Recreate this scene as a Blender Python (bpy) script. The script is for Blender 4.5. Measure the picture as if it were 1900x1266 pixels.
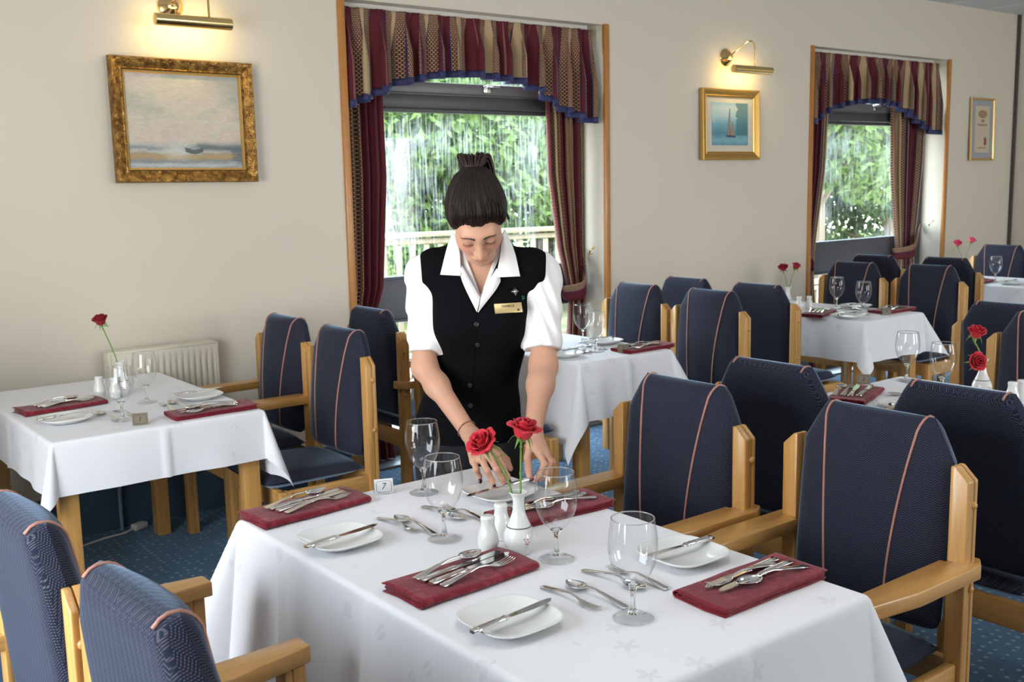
import bpy, bmesh, math, random
import numpy as np
from mathutils import Matrix, Vector

for o in list(bpy.data.objects):
    bpy.data.objects.remove(o)
SC = bpy.context.scene
COL = SC.collection
PI = math.pi

# ------------------------------------------------------------------ camera
F_PX, PITCH, ROLL, YAW, EYE = 1950.946, 0.148375, -0.021303, 0.912301, 1.55
fw = np.array([math.cos(YAW) * math.cos(PITCH), math.sin(YAW) * math.cos(PITCH), -math.sin(PITCH)])
r0 = np.array([math.sin(YAW), -math.cos(YAW), 0.0])
u0 = np.cross(r0, fw)
cR = math.cos(ROLL) * r0 + math.sin(ROLL) * u0
cU = -math.sin(ROLL) * r0 + math.cos(ROLL) * u0
cF = fw
cam_d = bpy.data.cameras.new('camera')
cam_d.sensor_width = 36.0
cam_d.lens = F_PX / 1900 * 36.0
cam_d.clip_start = 0.05
cam = bpy.data.objects.new('camera', cam_d)
COL.objects.link(cam)
M = Matrix(((cR[0], cU[0], -cF[0], 0), (cR[1], cU[1], -cF[1], 0), (cR[2], cU[2], -cF[2], EYE), (0, 0, 0, 1)))
cam.matrix_world = M
SC.camera = cam
cam_d.dof.use_dof = True
cam_d.dof.focus_distance = 2.7
cam_d.dof.aperture_fstop = 9.0


def ray(x, y):
    return cR * (x - 950) / F_PX - cU * (y - 633) / F_PX + cF


def at_z(x, y, h):
    d = ray(x, y)
    return np.array([0, 0, EYE]) + d * ((h - EYE) / d[2])


def at_y(x, y, Y):
    d = ray(x, y)
    return np.array([0, 0, EYE]) + d * (Y / d[1])


# ------------------------------------------------------------------ colour management, world, sun
SC.view_settings.view_transform = 'Standard'
SC.view_settings.look = 'None'
SC.view_settings.gamma = 1.0
SC.view_settings.use_curve_mapping = False
SC.view_settings.exposure = 0.22
SC.cycles.use_denoising = True
SC.cycles.max_bounces = 10
SC.cycles.diffuse_bounces = 4
SC.cycles.glossy_bounces = 4
SC.cycles.transmission_bounces = 8
SC.cycles.transparent_max_bounces = 16
SC.cycles.sample_clamp_indirect = 6.0
SC.cycles.caustics_reflective = False
SC.cycles.caustics_refractive = True

w = bpy.data.worlds.new('sky')
SC.world = w
w.use_nodes = True
nt = w.node_tree
for n in list(nt.nodes):
    nt.nodes.remove(n)
wo = nt.nodes.new('ShaderNodeOutputWorld')
bg = nt.nodes.new('ShaderNodeBackground')
tc = nt.nodes.new('ShaderNodeTexCoord')
sx = nt.nodes.new('ShaderNodeSeparateXYZ')
rp = nt.nodes.new('ShaderNodeValToRGB')
rp.color_ramp.elements[0].position = 0.0
rp.color_ramp.elements[0].color = (1.0, 1.0, 0.97, 1)
rp.color_ramp.elements[1].position = 0.7
rp.color_ramp.elements[1].color = (0.62, 0.80, 1.0, 1)
nt.links.new(tc.outputs['Generated'], sx.inputs[0])
nt.links.new(sx.outputs['Z'], rp.inputs[0])
nt.links.new(rp.outputs[0], bg.inputs['Color'])
bg.inputs['Strength'].default_value = 11.0
nt.links.new(bg.outputs[0], wo.inputs['Surface'])

sun_d = bpy.data.lights.new('sun', 'SUN')
sun_d.energy = 5.5
sun_d.angle = math.radians(2)
sun_d.color = (1.0, 0.95, 0.85)
sun = bpy.data.objects.new('sun', sun_d)
COL.objects.link(sun)
sun.rotation_euler = (math.radians(38), 0, math.radians(-25))   # shines from over the building onto the trees


def area(name, loc, target, sx_, sy_, watts, col=(1, 1, 1), portal=False):
    d = bpy.data.lights.new(name, 'AREA')
    d.shape = 'RECTANGLE'
    d.size, d.size_y = sx_, sy_
    d.energy = watts
    d.color = col
    o = bpy.data.objects.new(name, d)
    COL.objects.link(o)
    o.location = loc
    o.rotation_euler = (Vector(target) - Vector(loc)).to_track_quat('-Z', 'Y').to_euler()
    if portal:
        d.cycles.is_portal = True
    return o


# portals mark unseen openings added behind and beside the camera for fill light
area('window_portal', (4.1, -3.02, 1.5), (4.1, 0, 1.5), 1.7, 1.5, 1, portal=True)
area('window_portal', (7.7, -3.02, 1.5), (7.7, 0, 1.5), 1.7, 1.5, 1, portal=True)
area('window_portal', (-1.0, 1.9, 1.35), (1, 1.9, 1.35), 2.0, 1.6, 1, portal=True)
# unseen soft lamps added under the ceiling as fill light
for X, Y in ((1.2, 1.0), (4.6, 1.0), (8.0, 1.0)):
    area('ceiling_fill_light', (X, Y, 2.93), (X, Y + 0.001, 0), 1.2, 0.6, 9, (1.0, 0.96, 0.90))
# sampling portals in the two visible windows
area('window_portal', (3.63, 5.30, 1.3), (3.63, 0, 1.3), 1.8, 2.4, 1, portal=True)
area('window_portal', (7.55, 5.30, 1.3), (7.55, 0, 1.3), 1.8, 2.4, 1, portal=True)
# ------------------------------------------------------------------ helpers
def norm(v):
    return v / (np.linalg.norm(v) + 1e-12)


class MB:
    def __init__(self):
        self.v, self.f, self.m, self.uv, self.n = [], [], [], [], 0

    def add(self, vf, mi=0, loc=None, rot=None, scale=None, uv=None):
        v, f = vf
        v = np.asarray(v, float)
        if scale is not None:
            v = v * np.asarray(scale, float)
        if rot is not None:
            v = v @ np.array(rot).T
        if loc is not None:
            v = v + np.asarray(loc, float)
        self.v.append(v)
        self.uv.append(np.zeros((len(v), 2)) if uv is None else np.asarray(uv, float))
        for q in f:
            self.f.append([i + self.n for i in q])
            self.m.append(mi)
        self.n += len(v)
        return self

    def build(self, name, mats, parent=None, angle=40, smooth=True, loc=None, use_uv=False):
        if not isinstance(mats, (list, tuple)):
            mats = [mats]
        me = bpy.data.meshes.new(name)
        V = np.concatenate(self.v)
        me.from_pydata(V.tolist(), [], self.f)
        for m_ in mats:
            me.materials.append(m_)
        if len(mats) > 1:
            me.polygons.foreach_set('material_index', self.m)
        if use_uv:
            U = np.concatenate(self.uv)
            lay = me.uv_layers.new(name='UVMap')
            li = np.zeros(len(me.loops), int)
            me.loops.foreach_get('vertex_index', li)
            lay.data.foreach_set('uv', U[li].ravel())
        me.validate()
        if smooth:
            me.polygons.foreach_set('use_smooth', [True] * len(me.polygons))
            if angle < 180:
                me.set_sharp_from_angle(angle=math.radians(angle))
        me.update()
        o = bpy.data.objects.new(name, me)
        COL.objects.link(o)
        if parent is not None:
            o.parent = parent
        if loc is not None:
            o.location = loc
        return o


def rotz(a):
    c, s = math.cos(a), math.sin(a)
    return np.array([[c, -s, 0], [s, c, 0], [0, 0, 1]])


def rotx(a):
    c, s = math.cos(a), math.sin(a)
    return np.array([[1, 0, 0], [0, c, -s], [0, s, c]])


def roty(a):
    c, s = math.cos(a), math.sin(a)
    return np.array([[c, 0, s], [0, 1, 0], [-s, 0, c]])


def rbox(x0, x1, y0, y1, z0, z1, b=0.003, seg=2):
    bm = bmesh.new()
    bmesh.ops.create_cube(bm, size=1)
    for v in bm.verts:
        v.co = Vector(((x0 + x1) / 2 + v.co.x * (x1 - x0), (y0 + y1) / 2 + v.co.y * (y1 - y0), (z0 + z1) / 2 + v.co.z * (z1 - z0)))
    if b > 0:
        bmesh.ops.bevel(bm, geom=bm.edges[:], offset=b, segments=seg, affect='EDGES', profile=0.5)
    return bmout(bm)


def bmout(bm):
    bm.verts.index_update()
    r = ([tuple(v.co) for v in bm.verts], [[v.index for v in f.verts] for f in bm.faces])
    bm.free()
    return r


def prism(poly, axis, a0, a1, b=0.003, seg=2):
    """polygon of 2-D points extruded along axis ('x','y','z') from a0 to a1, bevelled"""
    bm = bmesh.new()

    def co(p, a):
        return {'x': (a, p[0], p[1]), 'y': (p[0], a, p[1]), 'z': (p[0], p[1], a)}[axis]
    A = [bm.verts.new(co(p, a0)) for p in poly]
    B = [bm.verts.new(co(p, a1)) for p in poly]
    n = len(poly)
    bm.faces.new(A)
    bm.faces.new(B[::-1])
    for i in range(n):
        bm.faces.new((A[i], B[i], B[(i + 1) % n], A[(i + 1) % n]))
    bmesh.ops.recalc_face_normals(bm, faces=bm.faces[:])
    if b > 0:
        bmesh.ops.bevel(bm, geom=bm.edges[:], offset=b, segments=seg, affect='EDGES', profile=0.5)
    return bmout(bm)


def lathe(prof, n=32, sx_=1, sy_=1):
    v, f = [], []
    for r, z in prof:
        for k in range(n):
            a = 2 * PI * k / n
            v.append((r * math.cos(a) * sx_, r * math.sin(a) * sy_, z))
    for i in range(len(prof) - 1):
        for k in range(n):
            k2 = (k + 1) % n
            f.append([i * n + k, i * n + k2, (i + 1) * n + k2, (i + 1) * n + k])
    return v, f


def loft(secs, closed=True, cap=True):
    n = len(secs[0])
    v = np.concatenate([np.asarray(s, float) for s in secs])
    f = []
    for i in range(len(secs) - 1):
        for k in range(n if closed else n - 1):
            k2 = (k + 1) % n
            f.append([i * n + k, i * n + k2, (i + 1) * n + k2, (i + 1) * n + k])
    if cap and closed:
        f.append(list(range(n))[::-1])
        f.append([(len(secs) - 1) * n + k for k in range(n)])
    return v, f


def tube(path, r, n=8, cap=True, flat=1.0):
    P = [np.asarray(p, float) for p in path]
    R = r if hasattr(r, '__len__') else [r] * len(P)
    t = norm(P[1] - P[0])
    a = np.array([0, 0, 1.0]) if abs(t[2]) < 0.9 else np.array([1.0, 0, 0])
    nrm = norm(np.cross(t, a))
    secs = []
    for i, p in enumerate(P):
        if i == 0:
            tt = norm(P[1] - P[0])
        elif i == len(P) - 1:
            tt = norm(P[-1] - P[-2])
        else:
            tt = norm(P[i + 1] - P[i - 1])
        nrm = norm(nrm - tt * (nrm @ tt))
        b = np.cross(tt, nrm)
        secs.append([p + R[i] * (math.cos(2 * PI * k / n) * nrm + flat * math.sin(2 * PI * k / n) * b) for k in range(n)])
    return loft(secs, True, cap)


def spline(pts, m=8):
    """Catmull-Rom through the points"""
    P = [np.asarray(p, float) for p in pts]
    P = [2 * P[0] - P[1]] + P + [2 * P[-1] - P[-2]]
    out = []
    for i in range(1, len(P) - 2):
        for k in range(m):
            t = k / m
            a, b, c, d = P[i - 1], P[i], P[i + 1], P[i + 2]
            out.append(0.5 * (2 * b + (c - a) * t + (2 * a - 5 * b + 4 * c - d) * t * t + (3 * b - a - 3 * c + d) * t ** 3))
    out.append(P[-2])
    return out


def surf(P, closed_u=False):
    """grid of points (nu, nv, 3) to quads"""
    P = np.asarray(P, float)
    nu, nv = P.shape[:2]
    f = []
    for i in range(nu if closed_u else nu - 1):
        i2 = (i + 1) % nu
        for j in range(nv - 1):
            f.append([i * nv + j, i2 * nv + j, i2 * nv + j + 1, i * nv + j + 1])
    return P.reshape(-1, 3), f


def thick(P, t):
    """closed shell of thickness t from a grid of points"""
    P = np.asarray(P, float)
    du = np.gradient(P, axis=0)
    dv = np.gradient(P, axis=1)
    n = np.cross(du, dv)
    n /= np.linalg.norm(n, axis=2, keepdims=True) + 1e-12
    nu, nv = P.shape[:2]
    A, B = P + n * t / 2, P - n * t / 2
    v = np.concatenate([A.reshape(-1, 3), B.reshape(-1, 3)])
    o = nu * nv
    f = []
    for i in range(nu - 1):
        for j in range(nv - 1):
            a, b, c, d = i * nv + j, (i + 1) * nv + j, (i + 1) * nv + j + 1, i * nv + j + 1
            f.append([a, b, c, d])
            f.append([o + d, o + c, o + b, o + a])
    for i in range(nu - 1):
        for j in (0, nv - 1):
            a, b = i * nv + j, (i + 1) * nv + j
            f.append([b, a, o + a, o + b] if j == 0 else [a, b, o + b, o + a])
    for j in range(nv - 1):
        for i in (0, nu - 1):
            a, b = i * nv + j, i * nv + j + 1
            f.append([a, b, o + b, o + a] if i == 0 else [b, a, o + a, o + b])
    return v, f


def ball(r, n=12, m=8, sx_=1, sy_=1, sz=1):
    prof = [(max(1e-5, r * math.sin(PI * k / m)), -r * math.cos(PI * k / m)) for k in range(m + 1)]
    v, f = lathe(prof, n)
    return np.array(v) * np.array([sx_, sy_, sz]), f


def empty(name, loc=(0, 0, 0), rz=0.0, label=None, cat=None, group=None):
    o = bpy.data.objects.new(name, None)
    o.empty_display_size = 0.05
    COL.objects.link(o)
    o.location = loc
    o.rotation_euler = (0, 0, rz)
    return tag(o, label, cat, group)


def tag(o, label=None, cat=None, group=None, kind=None):
    if label:
        o['label'] = label
    if cat:
        o['category'] = cat
    if group:
        o['group'] = group
    if kind:
        o['kind'] = kind
    return o


KIDS = {}


def copy_tree(o, parent=None):
    c = o.copy()
    COL.objects.link(c)
    if parent is not None:
        c.parent = parent
    for ch in [x for x in bpy.data.objects if x.parent == o]:
        copy_tree(ch, c)
    return c


def place(proto, loc, rz=0.0, label=None, group=None, used=set()):
    o = proto if proto.name not in used else copy_tree(proto)
    used.add(proto.name)
    used.add(o.name)
    o.location = loc
    o.rotation_euler = (0, 0, rz)
    if label:
        o['label'] = label
    if group:
        o['group'] = group
    return o


def text_mesh(s, size, depth=0.0004, bold=0.0):
    c = bpy.data.curves.new('lettering', 'FONT')
    c.body = s
    c.size = size
    c.align_x = 'CENTER'
    c.align_y = 'CENTER'
    c.extrude = depth
    c.offset = bold
    o = bpy.data.objects.new('lettering', c)
    COL.objects.link(o)
    dg = bpy.context.evaluated_depsgraph_get()
    me = bpy.data.meshes.new_from_object(o.evaluated_get(dg))
    v = [tuple(x.co) for x in me.vertices]
    f = [list(p.vertices) for p in me.polygons]
    bpy.data.objects.remove(o)
    bpy.data.curves.remove(c)
    bpy.data.meshes.remove(me)
    return v, f


# ------------------------------------------------------------------ materials
class NT:
    def __init__(self, name):
        self.m = bpy.data.materials.new(name)
        self.m.use_nodes = True
        self.t = self.m.node_tree
        for n in list(self.t.nodes):
            self.t.nodes.remove(n)
        self.out = self.t.nodes.new('ShaderNodeOutputMaterial')

    def n(self, typ, props=None, **inp):
        nd = self.t.nodes.new('ShaderNode' + typ)
        for k, v in (props or {}).items():
            setattr(nd, k, v)
        for k, v in inp.items():
            key = int(k[1:]) if k[0] == '_' and k[1:].isdigit() else k.replace('_', ' ')
            self.set(nd.inputs[key], v)
        return nd

    def set(self, sock, v):
        if isinstance(v, bpy.types.NodeSocket):
            self.t.links.new(v, sock)
        elif isinstance(v, bpy.types.Node):
            self.t.links.new(v.outputs[0], sock)
        elif isinstance(v, (tuple, list)) and len(v) == 3 and sock.type == 'RGBA':
            sock.default_value = (*v, 1)
        else:
            sock.default_value = v

    def math(self, op, a, b=0.0, c=None):
        nd = self.t.nodes.new('ShaderNodeMath')
        nd.operation = op
        self.set(nd.inputs[0], a)
        self.set(nd.inputs[1], b)
        if c is not None:
            self.set(nd.inputs[2], c)
        return nd.outputs[0]

    def mix(self, fac, a, b, mode='MIX'):
        nd = self.t.nodes.new('ShaderNodeMix')
        nd.data_type = 'RGBA'
        nd.blend_type = mode
        self.set(nd.inputs[0], fac)
        self.set(nd.inputs[6], a)
        self.set(nd.inputs[7], b)
        return nd.outputs[2]

    def ramp(self, fac, stops, interp='LINEAR'):
        nd = self.t.nodes.new('ShaderNodeValToRGB')
        cr = nd.color_ramp
        cr.interpolation = interp
        while len(cr.elements) < len(stops):
            cr.elements.new(0.5)
        for e, (p, c) in zip(cr.elements, stops):
            e.position = p
            e.color = (*c, 1) if len(c) == 3 else c
        self.set(nd.inputs[0], fac)
        return nd.outputs[0]

    def obj(self, scale=(1, 1, 1), rot=(0, 0, 0), kind='Object'):
        t = self.t.nodes.new('ShaderNodeTexCoord')
        m = self.t.nodes.new('ShaderNodeMapping')
        m.inputs['Scale'].default_value = scale
        m.inputs['Rotation'].default_value = rot
        self.t.links.new(t.outputs[kind], m.inputs[0])
        return m.outputs[0]

    def xyz(self, vec):
        s = self.t.nodes.new('ShaderNodeSeparateXYZ')
        self.t.links.new(vec, s.inputs[0])
        return s.outputs

    def bump(self, h, strength=0.2, dist=0.002):
        return self.n('Bump', Strength=strength, Distance=dist, Height=h).outputs[0]

    def pbsdf(self, **k):
        return self.n('BsdfPrincipled', **k)

    def done(self, sh):
        self.t.links.new(sh.outputs[0] if isinstance(sh, bpy.types.Node) else sh, self.out.inputs['Surface'])
        return self.m


def plain(name, col, rough=0.5, metal=0.0, **k):
    t = NT(name)
    nz = t.n('TexNoise', Vector=t.obj(), Scale=9.0, Detail=2.0)
    c = t.mix(t.math('MULTIPLY', nz.outputs[0], 0.12), col, tuple(x * 0.75 for x in col))
    return t.done(t.pbsdf(Base_Color=c, Roughness=rough, Metallic=metal, **k))


def m_wall():
    t = NT('wall_paint')
    v = t.obj()
    nz = t.n('TexNoise', Vector=v, Scale=1.1, Detail=3.0)
    fine = t.n('TexNoise', Vector=v, Scale=170.0, Detail=2.0)
    c = t.mix(t.math('MULTIPLY', nz.outputs[0], 0.5), (0.72, 0.660, 0.555), (0.66, 0.605, 0.505))
    return t.done(t.pbsdf(Base_Color=c, Roughness=0.75, Normal=t.bump(fine.outputs[0], 0.12, 0.001)))


def m_wood(name, a, b, rough=0.32, axis=0, sc=1.0):
    t = NT(name)
    s = [26.0 * sc, 26.0 * sc, 26.0 * sc]
    s[axis] = 1.6 * sc
    v = t.obj(tuple(s))
    n1 = t.n('TexNoise', Vector=v, Scale=1.6, Detail=5.0, Roughness=0.6, Distortion=0.6)
    v2 = t.obj(tuple(x * 7 for x in s))
    n2 = t.n('TexNoise', Vector=v2, Scale=1.5, Detail=2.0)
    f = t.math('ADD', t.math('MULTIPLY', n1.outputs[0], 0.75), t.math('MULTIPLY', n2.outputs[0], 0.25))
    c = t.ramp(f, [(0.3, b), (0.5, a), (0.7, tuple(min(1, x * 1.12) for x in a))])
    return t.done(t.pbsdf(Base_Color=c, Roughness=rough, Coat_Weight=0.25, Coat_Roughness=0.2, Normal=t.bump(n2.outputs[0], 0.08, 0.0005)))


def m_fabric():
    t = NT('navy_chevron_upholstery')
    x, y, z = t.xyz(t.obj())
    # chevron weave drawn in the part's own coordinates
    per = 0.020
    h = t.math('SUBTRACT', z, t.math('MULTIPLY', x, 0.9))
    y = t.math('SUBTRACT', t.math('ABSOLUTE', y), t.math('MULTIPLY', x, 0.7))
    zig = t.math('ABSOLUTE', t.math('SUBTRACT', t.math('FRACT', t.math('DIVIDE', y, per)), 0.5))
    line = t.math('FRACT', t.math('ADD', t.math('DIVIDE', h, 0.0062), t.math('MULTIPLY', zig, 3.4)))
    dash = t.math('FRACT', t.math('DIVIDE', y, 0.0025))
    on = t.math('MULTIPLY', t.math('LESS_THAN', line, 0.34), t.math('LESS_THAN', dash, 0.62))
    nz = t.n('TexNoise', Vector=t.obj(), Scale=320.0, Detail=1.0)
    big = t.n('TexNoise', Vector=t.obj(), Scale=5.0, Detail=2.0)
    fleck = t.mix(nz.outputs[0], (0.16, 0.20, 0.32), (0.34, 0.22, 0.17))
    base = t.mix(big.outputs[0], (0.0055, 0.0095, 0.022), (0.009, 0.0155, 0.034))
    c = t.mix(t.math('MULTIPLY', on, 0.36), base, fleck)
    return t.done(t.pbsdf(Base_Color=c, Roughness=0.85, Specular_IOR_Level=0.15, Sheen_Weight=0.85, Sheen_Roughness=0.30, Sheen_Tint=(0.48, 0.66, 0.90), Normal=t.bump(line, 0.25, 0.0006)))


def m_linen():
    t = NT('white_damask_linen')
    v = t.obj()
    # woven flower sprigs: petals about scattered centres, a weave and not paint
    vo = t.n('TexVoronoi', {'feature': 'F1'}, Vector=v, Scale=9.0, Randomness=0.75)
    rel = t.n('VectorMath', {'operation': 'SUBTRACT'}, _0=t.n('VectorMath', {'operation': 'MULTIPLY'}, _0=v, _1=(9.0, 9.0, 9.0)).outputs[0], _1=t.n('VectorMath', {'operation': 'MULTIPLY'}, _0=vo.outputs['Position'], _1=(9.0, 9.0, 9.0)).outputs[0])
    rx, ry, rz = t.xyz(rel.outputs[0])
    ang = t.math('ARCTAN2', t.math('ADD', ry, rz), rx)
    pet = t.math('MULTIPLY_ADD', t.math('SINE', t.math('MULTIPLY', ang, 5.0)), 0.07, 0.15)
    nz = t.n('TexNoise', Vector=v, Scale=60.0, Detail=2.0)
    d = t.math('ADD', vo.outputs['Distance'], t.math('MULTIPLY', t.math('SUBTRACT', nz.outputs[0], 0.5), 0.18))
    mk = t.math('LESS_THAN', d, pet)
    weave = t.n('TexNoise', Vector=t.obj((1, 1, 1)), Scale=500.0, Detail=1.0)
    c = t.mix(mk, (0.80, 0.80, 0.825), (0.72, 0.725, 0.755))
    r = t.math('MULTIPLY_ADD', mk, -0.22, 0.72)
    return t.done(t.pbsdf(Base_Color=c, Roughness=r, Specular_IOR_Level=0.3, Sheen_Weight=0.15, Normal=t.bump(weave.outputs[0], 0.1, 0.0005)))


def m_napkin():
    t = NT('burgundy_damask')
    v = t.obj()
    nz = t.n('TexNoise', Vector=v, Scale=34.0, Detail=3.0, Distortion=1.2)
    mk = t.math('GREATER_THAN', nz.outputs[0], 0.56)
    c = t.mix(mk, (0.175, 0.006, 0.017), (0.235, 0.010, 0.026))
    we = t.n('TexNoise', Vector=v, Scale=700.0)
    return t.done(t.pbsdf(Base_Color=c, Roughness=t.math('MULTIPLY_ADD', mk, -0.2, 0.75), Sheen_Weight=0.15, Specular_IOR_Level=0.3, Normal=t.bump(we.outputs[0], 0.12, 0.0005)))


def m_carpet():
    t = NT('navy_dotted_carpet')
    v = t.obj((1, 1, 1), (0, 0, 0.0))
    vo = t.n('TexVoronoi', {'feature': 'F1'}, Vector=v, Scale=26.0, Randomness=0.28)
    mk = t.math('LESS_THAN', vo.outputs['Distance'], 0.21)
    nz = t.n('TexNoise', Vector=v, Scale=420.0, Detail=1.0)
    base = t.mix(nz.outputs[0], (0.008, 0.024, 0.062), (0.020, 0.055, 0.115))
    c = t.mix(t.math('MULTIPLY', mk, 0.75), base, (0.30, 0.36, 0.40))
    return t.done(t.pbsdf(Base_Color=c, Roughness=0.9, Specular_IOR_Level=0.1, Sheen_Weight=0.5, Sheen_Tint=(0.45, 0.72, 1.0), Normal=t.bump(nz.outputs[0], 0.5, 0.003)))


def m_curtain():
    """stripes run along v; u is the distance across the flat cloth in metres"""
    t = NT('striped_curtain_cloth')
    tc_ = t.n('TexCoord')
    u, v, _ = t.xyz(tc_.outputs['UV'])
    rep = t.math('FRACT', t.math('DIVIDE', u, 0.44))
    chk = t.math('FRACT', t.math('DIVIDE', u, 0.0105))
    row = t.math('DIVIDE', v, 0.011)
    sh = t.math('MULTIPLY', t.math('FRACT', t.math('MULTIPLY', t.math('FLOOR', row), 0.5)), 1.0)
    cel = t.math('FRACT', t.math('ADD', chk, sh))
    bar = t.math('LESS_THAN', t.math('FRACT', row), 0.72)
    wv = t.math('MULTIPLY', t.math('LESS_THAN', cel, 0.62), bar)
    bur, crm, tan, blu, drk = (0.105, 0.009, 0.018), (0.50, 0.36, 0.20), (0.47, 0.29, 0.15), (0.035, 0.022, 0.10), (0.055, 0.010, 0.022)
    pat = t.mix(wv, drk, tan)
    flat = t.ramp(rep, [(0.0, bur), (0.16, (0.30, 0.12, 0.12)), (0.168, bur), (0.36, blu), (0.375, drk), (0.57, blu), (0.582, crm), (0.74, blu), (0.752, drk), (0.935, blu), (0.95, bur)], 'CONSTANT')
    inp = t.math('ADD', t.math('MULTIPLY', t.math('GREATER_THAN', rep, 0.375), t.math('LESS_THAN', rep, 0.57)), t.math('MULTIPLY', t.math('GREATER_THAN', rep, 0.752), t.math('LESS_THAN', rep, 0.935)))
    c = t.mix(inp, flat, pat)
    a = t.pbsdf(Base_Color=c, Roughness=0.7, Sheen_Weight=0.2, Specular_IOR_Level=0.25)
    tr = t.n('BsdfTranslucent', Color=c)
    return t.done(t.n('MixShader', _0=0.10, _1=a.outputs[0], _2=tr.outputs[0]))


def m_thin_glass():
    t = NT('clear_thin_glass')
    lw = t.n('LayerWeight', Blend=0.5)
    k = t.math('POWER', lw.outputs['Facing'], 3.2)
    fac = t.math('MULTIPLY_ADD', k, 0.62, 0.045)
    a = t.n('BsdfTransparent', Color=t.mix(k, (0.985, 0.99, 0.99), (0.80, 0.82, 0.83)))
    b = t.n('BsdfGlossy', Color=(0.95, 0.97, 1.0), Roughness=0.02)
    return t.done(t.n('MixShader', _0=fac, _1=a.outputs[0], _2=b.outputs[0]))


def m_pane():
    """window pane with streaks of dried water on its outer face"""
    t = NT('streaked_window_glass')
    v = t.obj((20.0, 1.0, 0.8))
    n1 = t.n('TexNoise', Vector=v, Scale=6.0, Detail=4.0, Roughness=0.65)
    n2 = t.n('TexNoise', Vector=t.obj(), Scale=1.3, Detail=2.0)
    f = t.ramp(t.math('MULTIPLY', n1.outputs[0], t.math('MULTIPLY_ADD', n2.outputs[0], 1.1, 0.42)), [(0.46, (0, 0, 0)), (0.78, (0.24, 0.24, 0.24))])
    lw = t.n('LayerWeight', Blend=0.35)
    a = t.n('BsdfTransparent', Color=(0.96, 0.98, 0.97))
    g = t.n('BsdfGlossy', Roughness=0.01, Color=(0.9, 0.95, 1.0))
    mx = t.n('MixShader', _0=t.math('MULTIPLY_ADD', t.math('POWER', lw.outputs['Facing'], 3.0), 0.35, 0.018), _1=a.outputs[0], _2=g.outputs[0])
    d = t.n('BsdfTranslucent', Color=(0.85, 0.92, 0.97))
    d2 = t.n('BsdfDiffuse', Color=(0.85, 0.92, 0.97))
    dd = t.n('MixShader', _0=0.3, _1=d.outputs[0], _2=d2.outputs[0])
    return t.done(t.n('MixShader', _0=f, _1=mx.outputs[0], _2=dd.outputs[0]))


def m_leaf(name, a, b):
    t = NT(name)
    nz = t.n('TexNoise', Vector=t.obj(), Scale=2.2, Detail=4.0)
    oi = t.n('TexNoise', Vector=t.obj(), Scale=17.0)
    c = t.mix(t.math('MULTIPLY_ADD', nz.outputs[0], 0.7, t.math('MULTIPLY', oi.outputs[0], 0.4)), a, b)
    d = t.pbsdf(Base_Color=c, Roughness=0.5)
    tr = t.n('BsdfTranslucent', Color=c)
    return t.done(t.n('MixShader', _0=0.4, _1=d.outputs[0], _2=tr.outputs[0]))


def m_rose(name, a, b):
    t = NT(name)
    nz = t.n('TexNoise', Vector=t.obj(), Scale=60.0, Detail=2.0)
    c = t.mix(nz.outputs[0], a, b)
    return t.done(t.pbsdf(Base_Color=c, Roughness=0.55, Sheen_Weight=0.3, Sheen_Tint=(1, 0.3, 0.35), Subsurface_Weight=0.0))


WALL = m_wall()
WOOD = [m_wood('honey_ash_wood', (0.56, 0.30, 0.088), (0.40, 0.19, 0.05), axis=k) for k in range(3)]
TRIMWOOD = m_wood('orange_pine_trim', (0.48, 0.20, 0.045), (0.36, 0.13, 0.03), axis=2)
FABRIC = m_fabric()
PIPING = plain('salmon_piping_cord', (0.42, 0.20, 0.155), 0.7)
LINEN = m_linen()
NAPKIN = m_napkin()
CARPET = m_carpet()
CURTAIN = m_curtain()
BLUEHEM = plain('royal_blue_hem', (0.011, 0.016, 0.10), 0.6, Sheen_Weight=0.2)
PANE = m_pane()
_t = NT('clear_window_glass')
_g = _t.n('MixShader', _0=0.03, _1=_t.n('BsdfTransparent', Color=(0.95, 0.97, 0.97)).outputs[0], _2=_t.n('BsdfGlossy', Roughness=0.02).outputs[0])
PANEC = _t.done(_g)
STEEL = plain('polished_steel', (0.78, 0.77, 0.75), 0.14, 1.0)
STEELDK = plain('mirror_steel_blade', (0.72, 0.72, 0.73), 0.10, 1.0)
CERAMIC = plain('white_glazed_china', (0.78, 0.79, 0.77), 0.22, 0.0, Coat_Weight=0.5, Coat_Roughness=0.05)
DARKLINE = plain('dark_grey_line', (0.06, 0.06, 0.07), 0.4)
PINKLINE = plain('faded_pink_print', (0.55, 0.28, 0.32), 0.4)
THIN = m_thin_glass()
_t = NT('clear_solid_glass')
SOLID = _t.done(_t.n('BsdfGlass', Color=(0.97, 0.985, 0.98), Roughness=0.0, IOR=1.47))
BRASS = plain('polished_brass', (0.86, 0.62, 0.27), 0.16, 1.0)
_t = NT('antique_gold_leaf')
_v = _t.n('TexVoronoi', Vector=_t.obj(), Scale=95.0)
_n = _t.n('TexNoise', Vector=_t.obj(), Scale=40.0, Detail=4.0)
_c = _t.ramp(_n.outputs[0], [(0.35, (0.16, 0.075, 0.018)), (0.55, (0.36, 0.19, 0.045)), (0.7, (0.58, 0.34, 0.09))])
GOLD = _t.done(_t.pbsdf(Base_Color=_c, Roughness=0.42, Metallic=0.7, Normal=_t.bump(_v.outputs['Distance'], 0.8, 0.004)))
GOLDLT = plain('bright_gold_slip', (0.72, 0.48, 0.17), 0.32, 0.8)
WHITEPAINT = plain('cream_radiator_enamel', (0.74, 0.70, 0.58), 0.4)
PLASTER = plain('white_plaster', (0.76, 0.745, 0.72), 0.7)
CEILW = plain('pale_ceiling', (0.66, 0.68, 0.72), 0.8)
SKIRT = plain('blue_grey_skirting', (0.055, 0.10, 0.155), 0.5)
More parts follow.
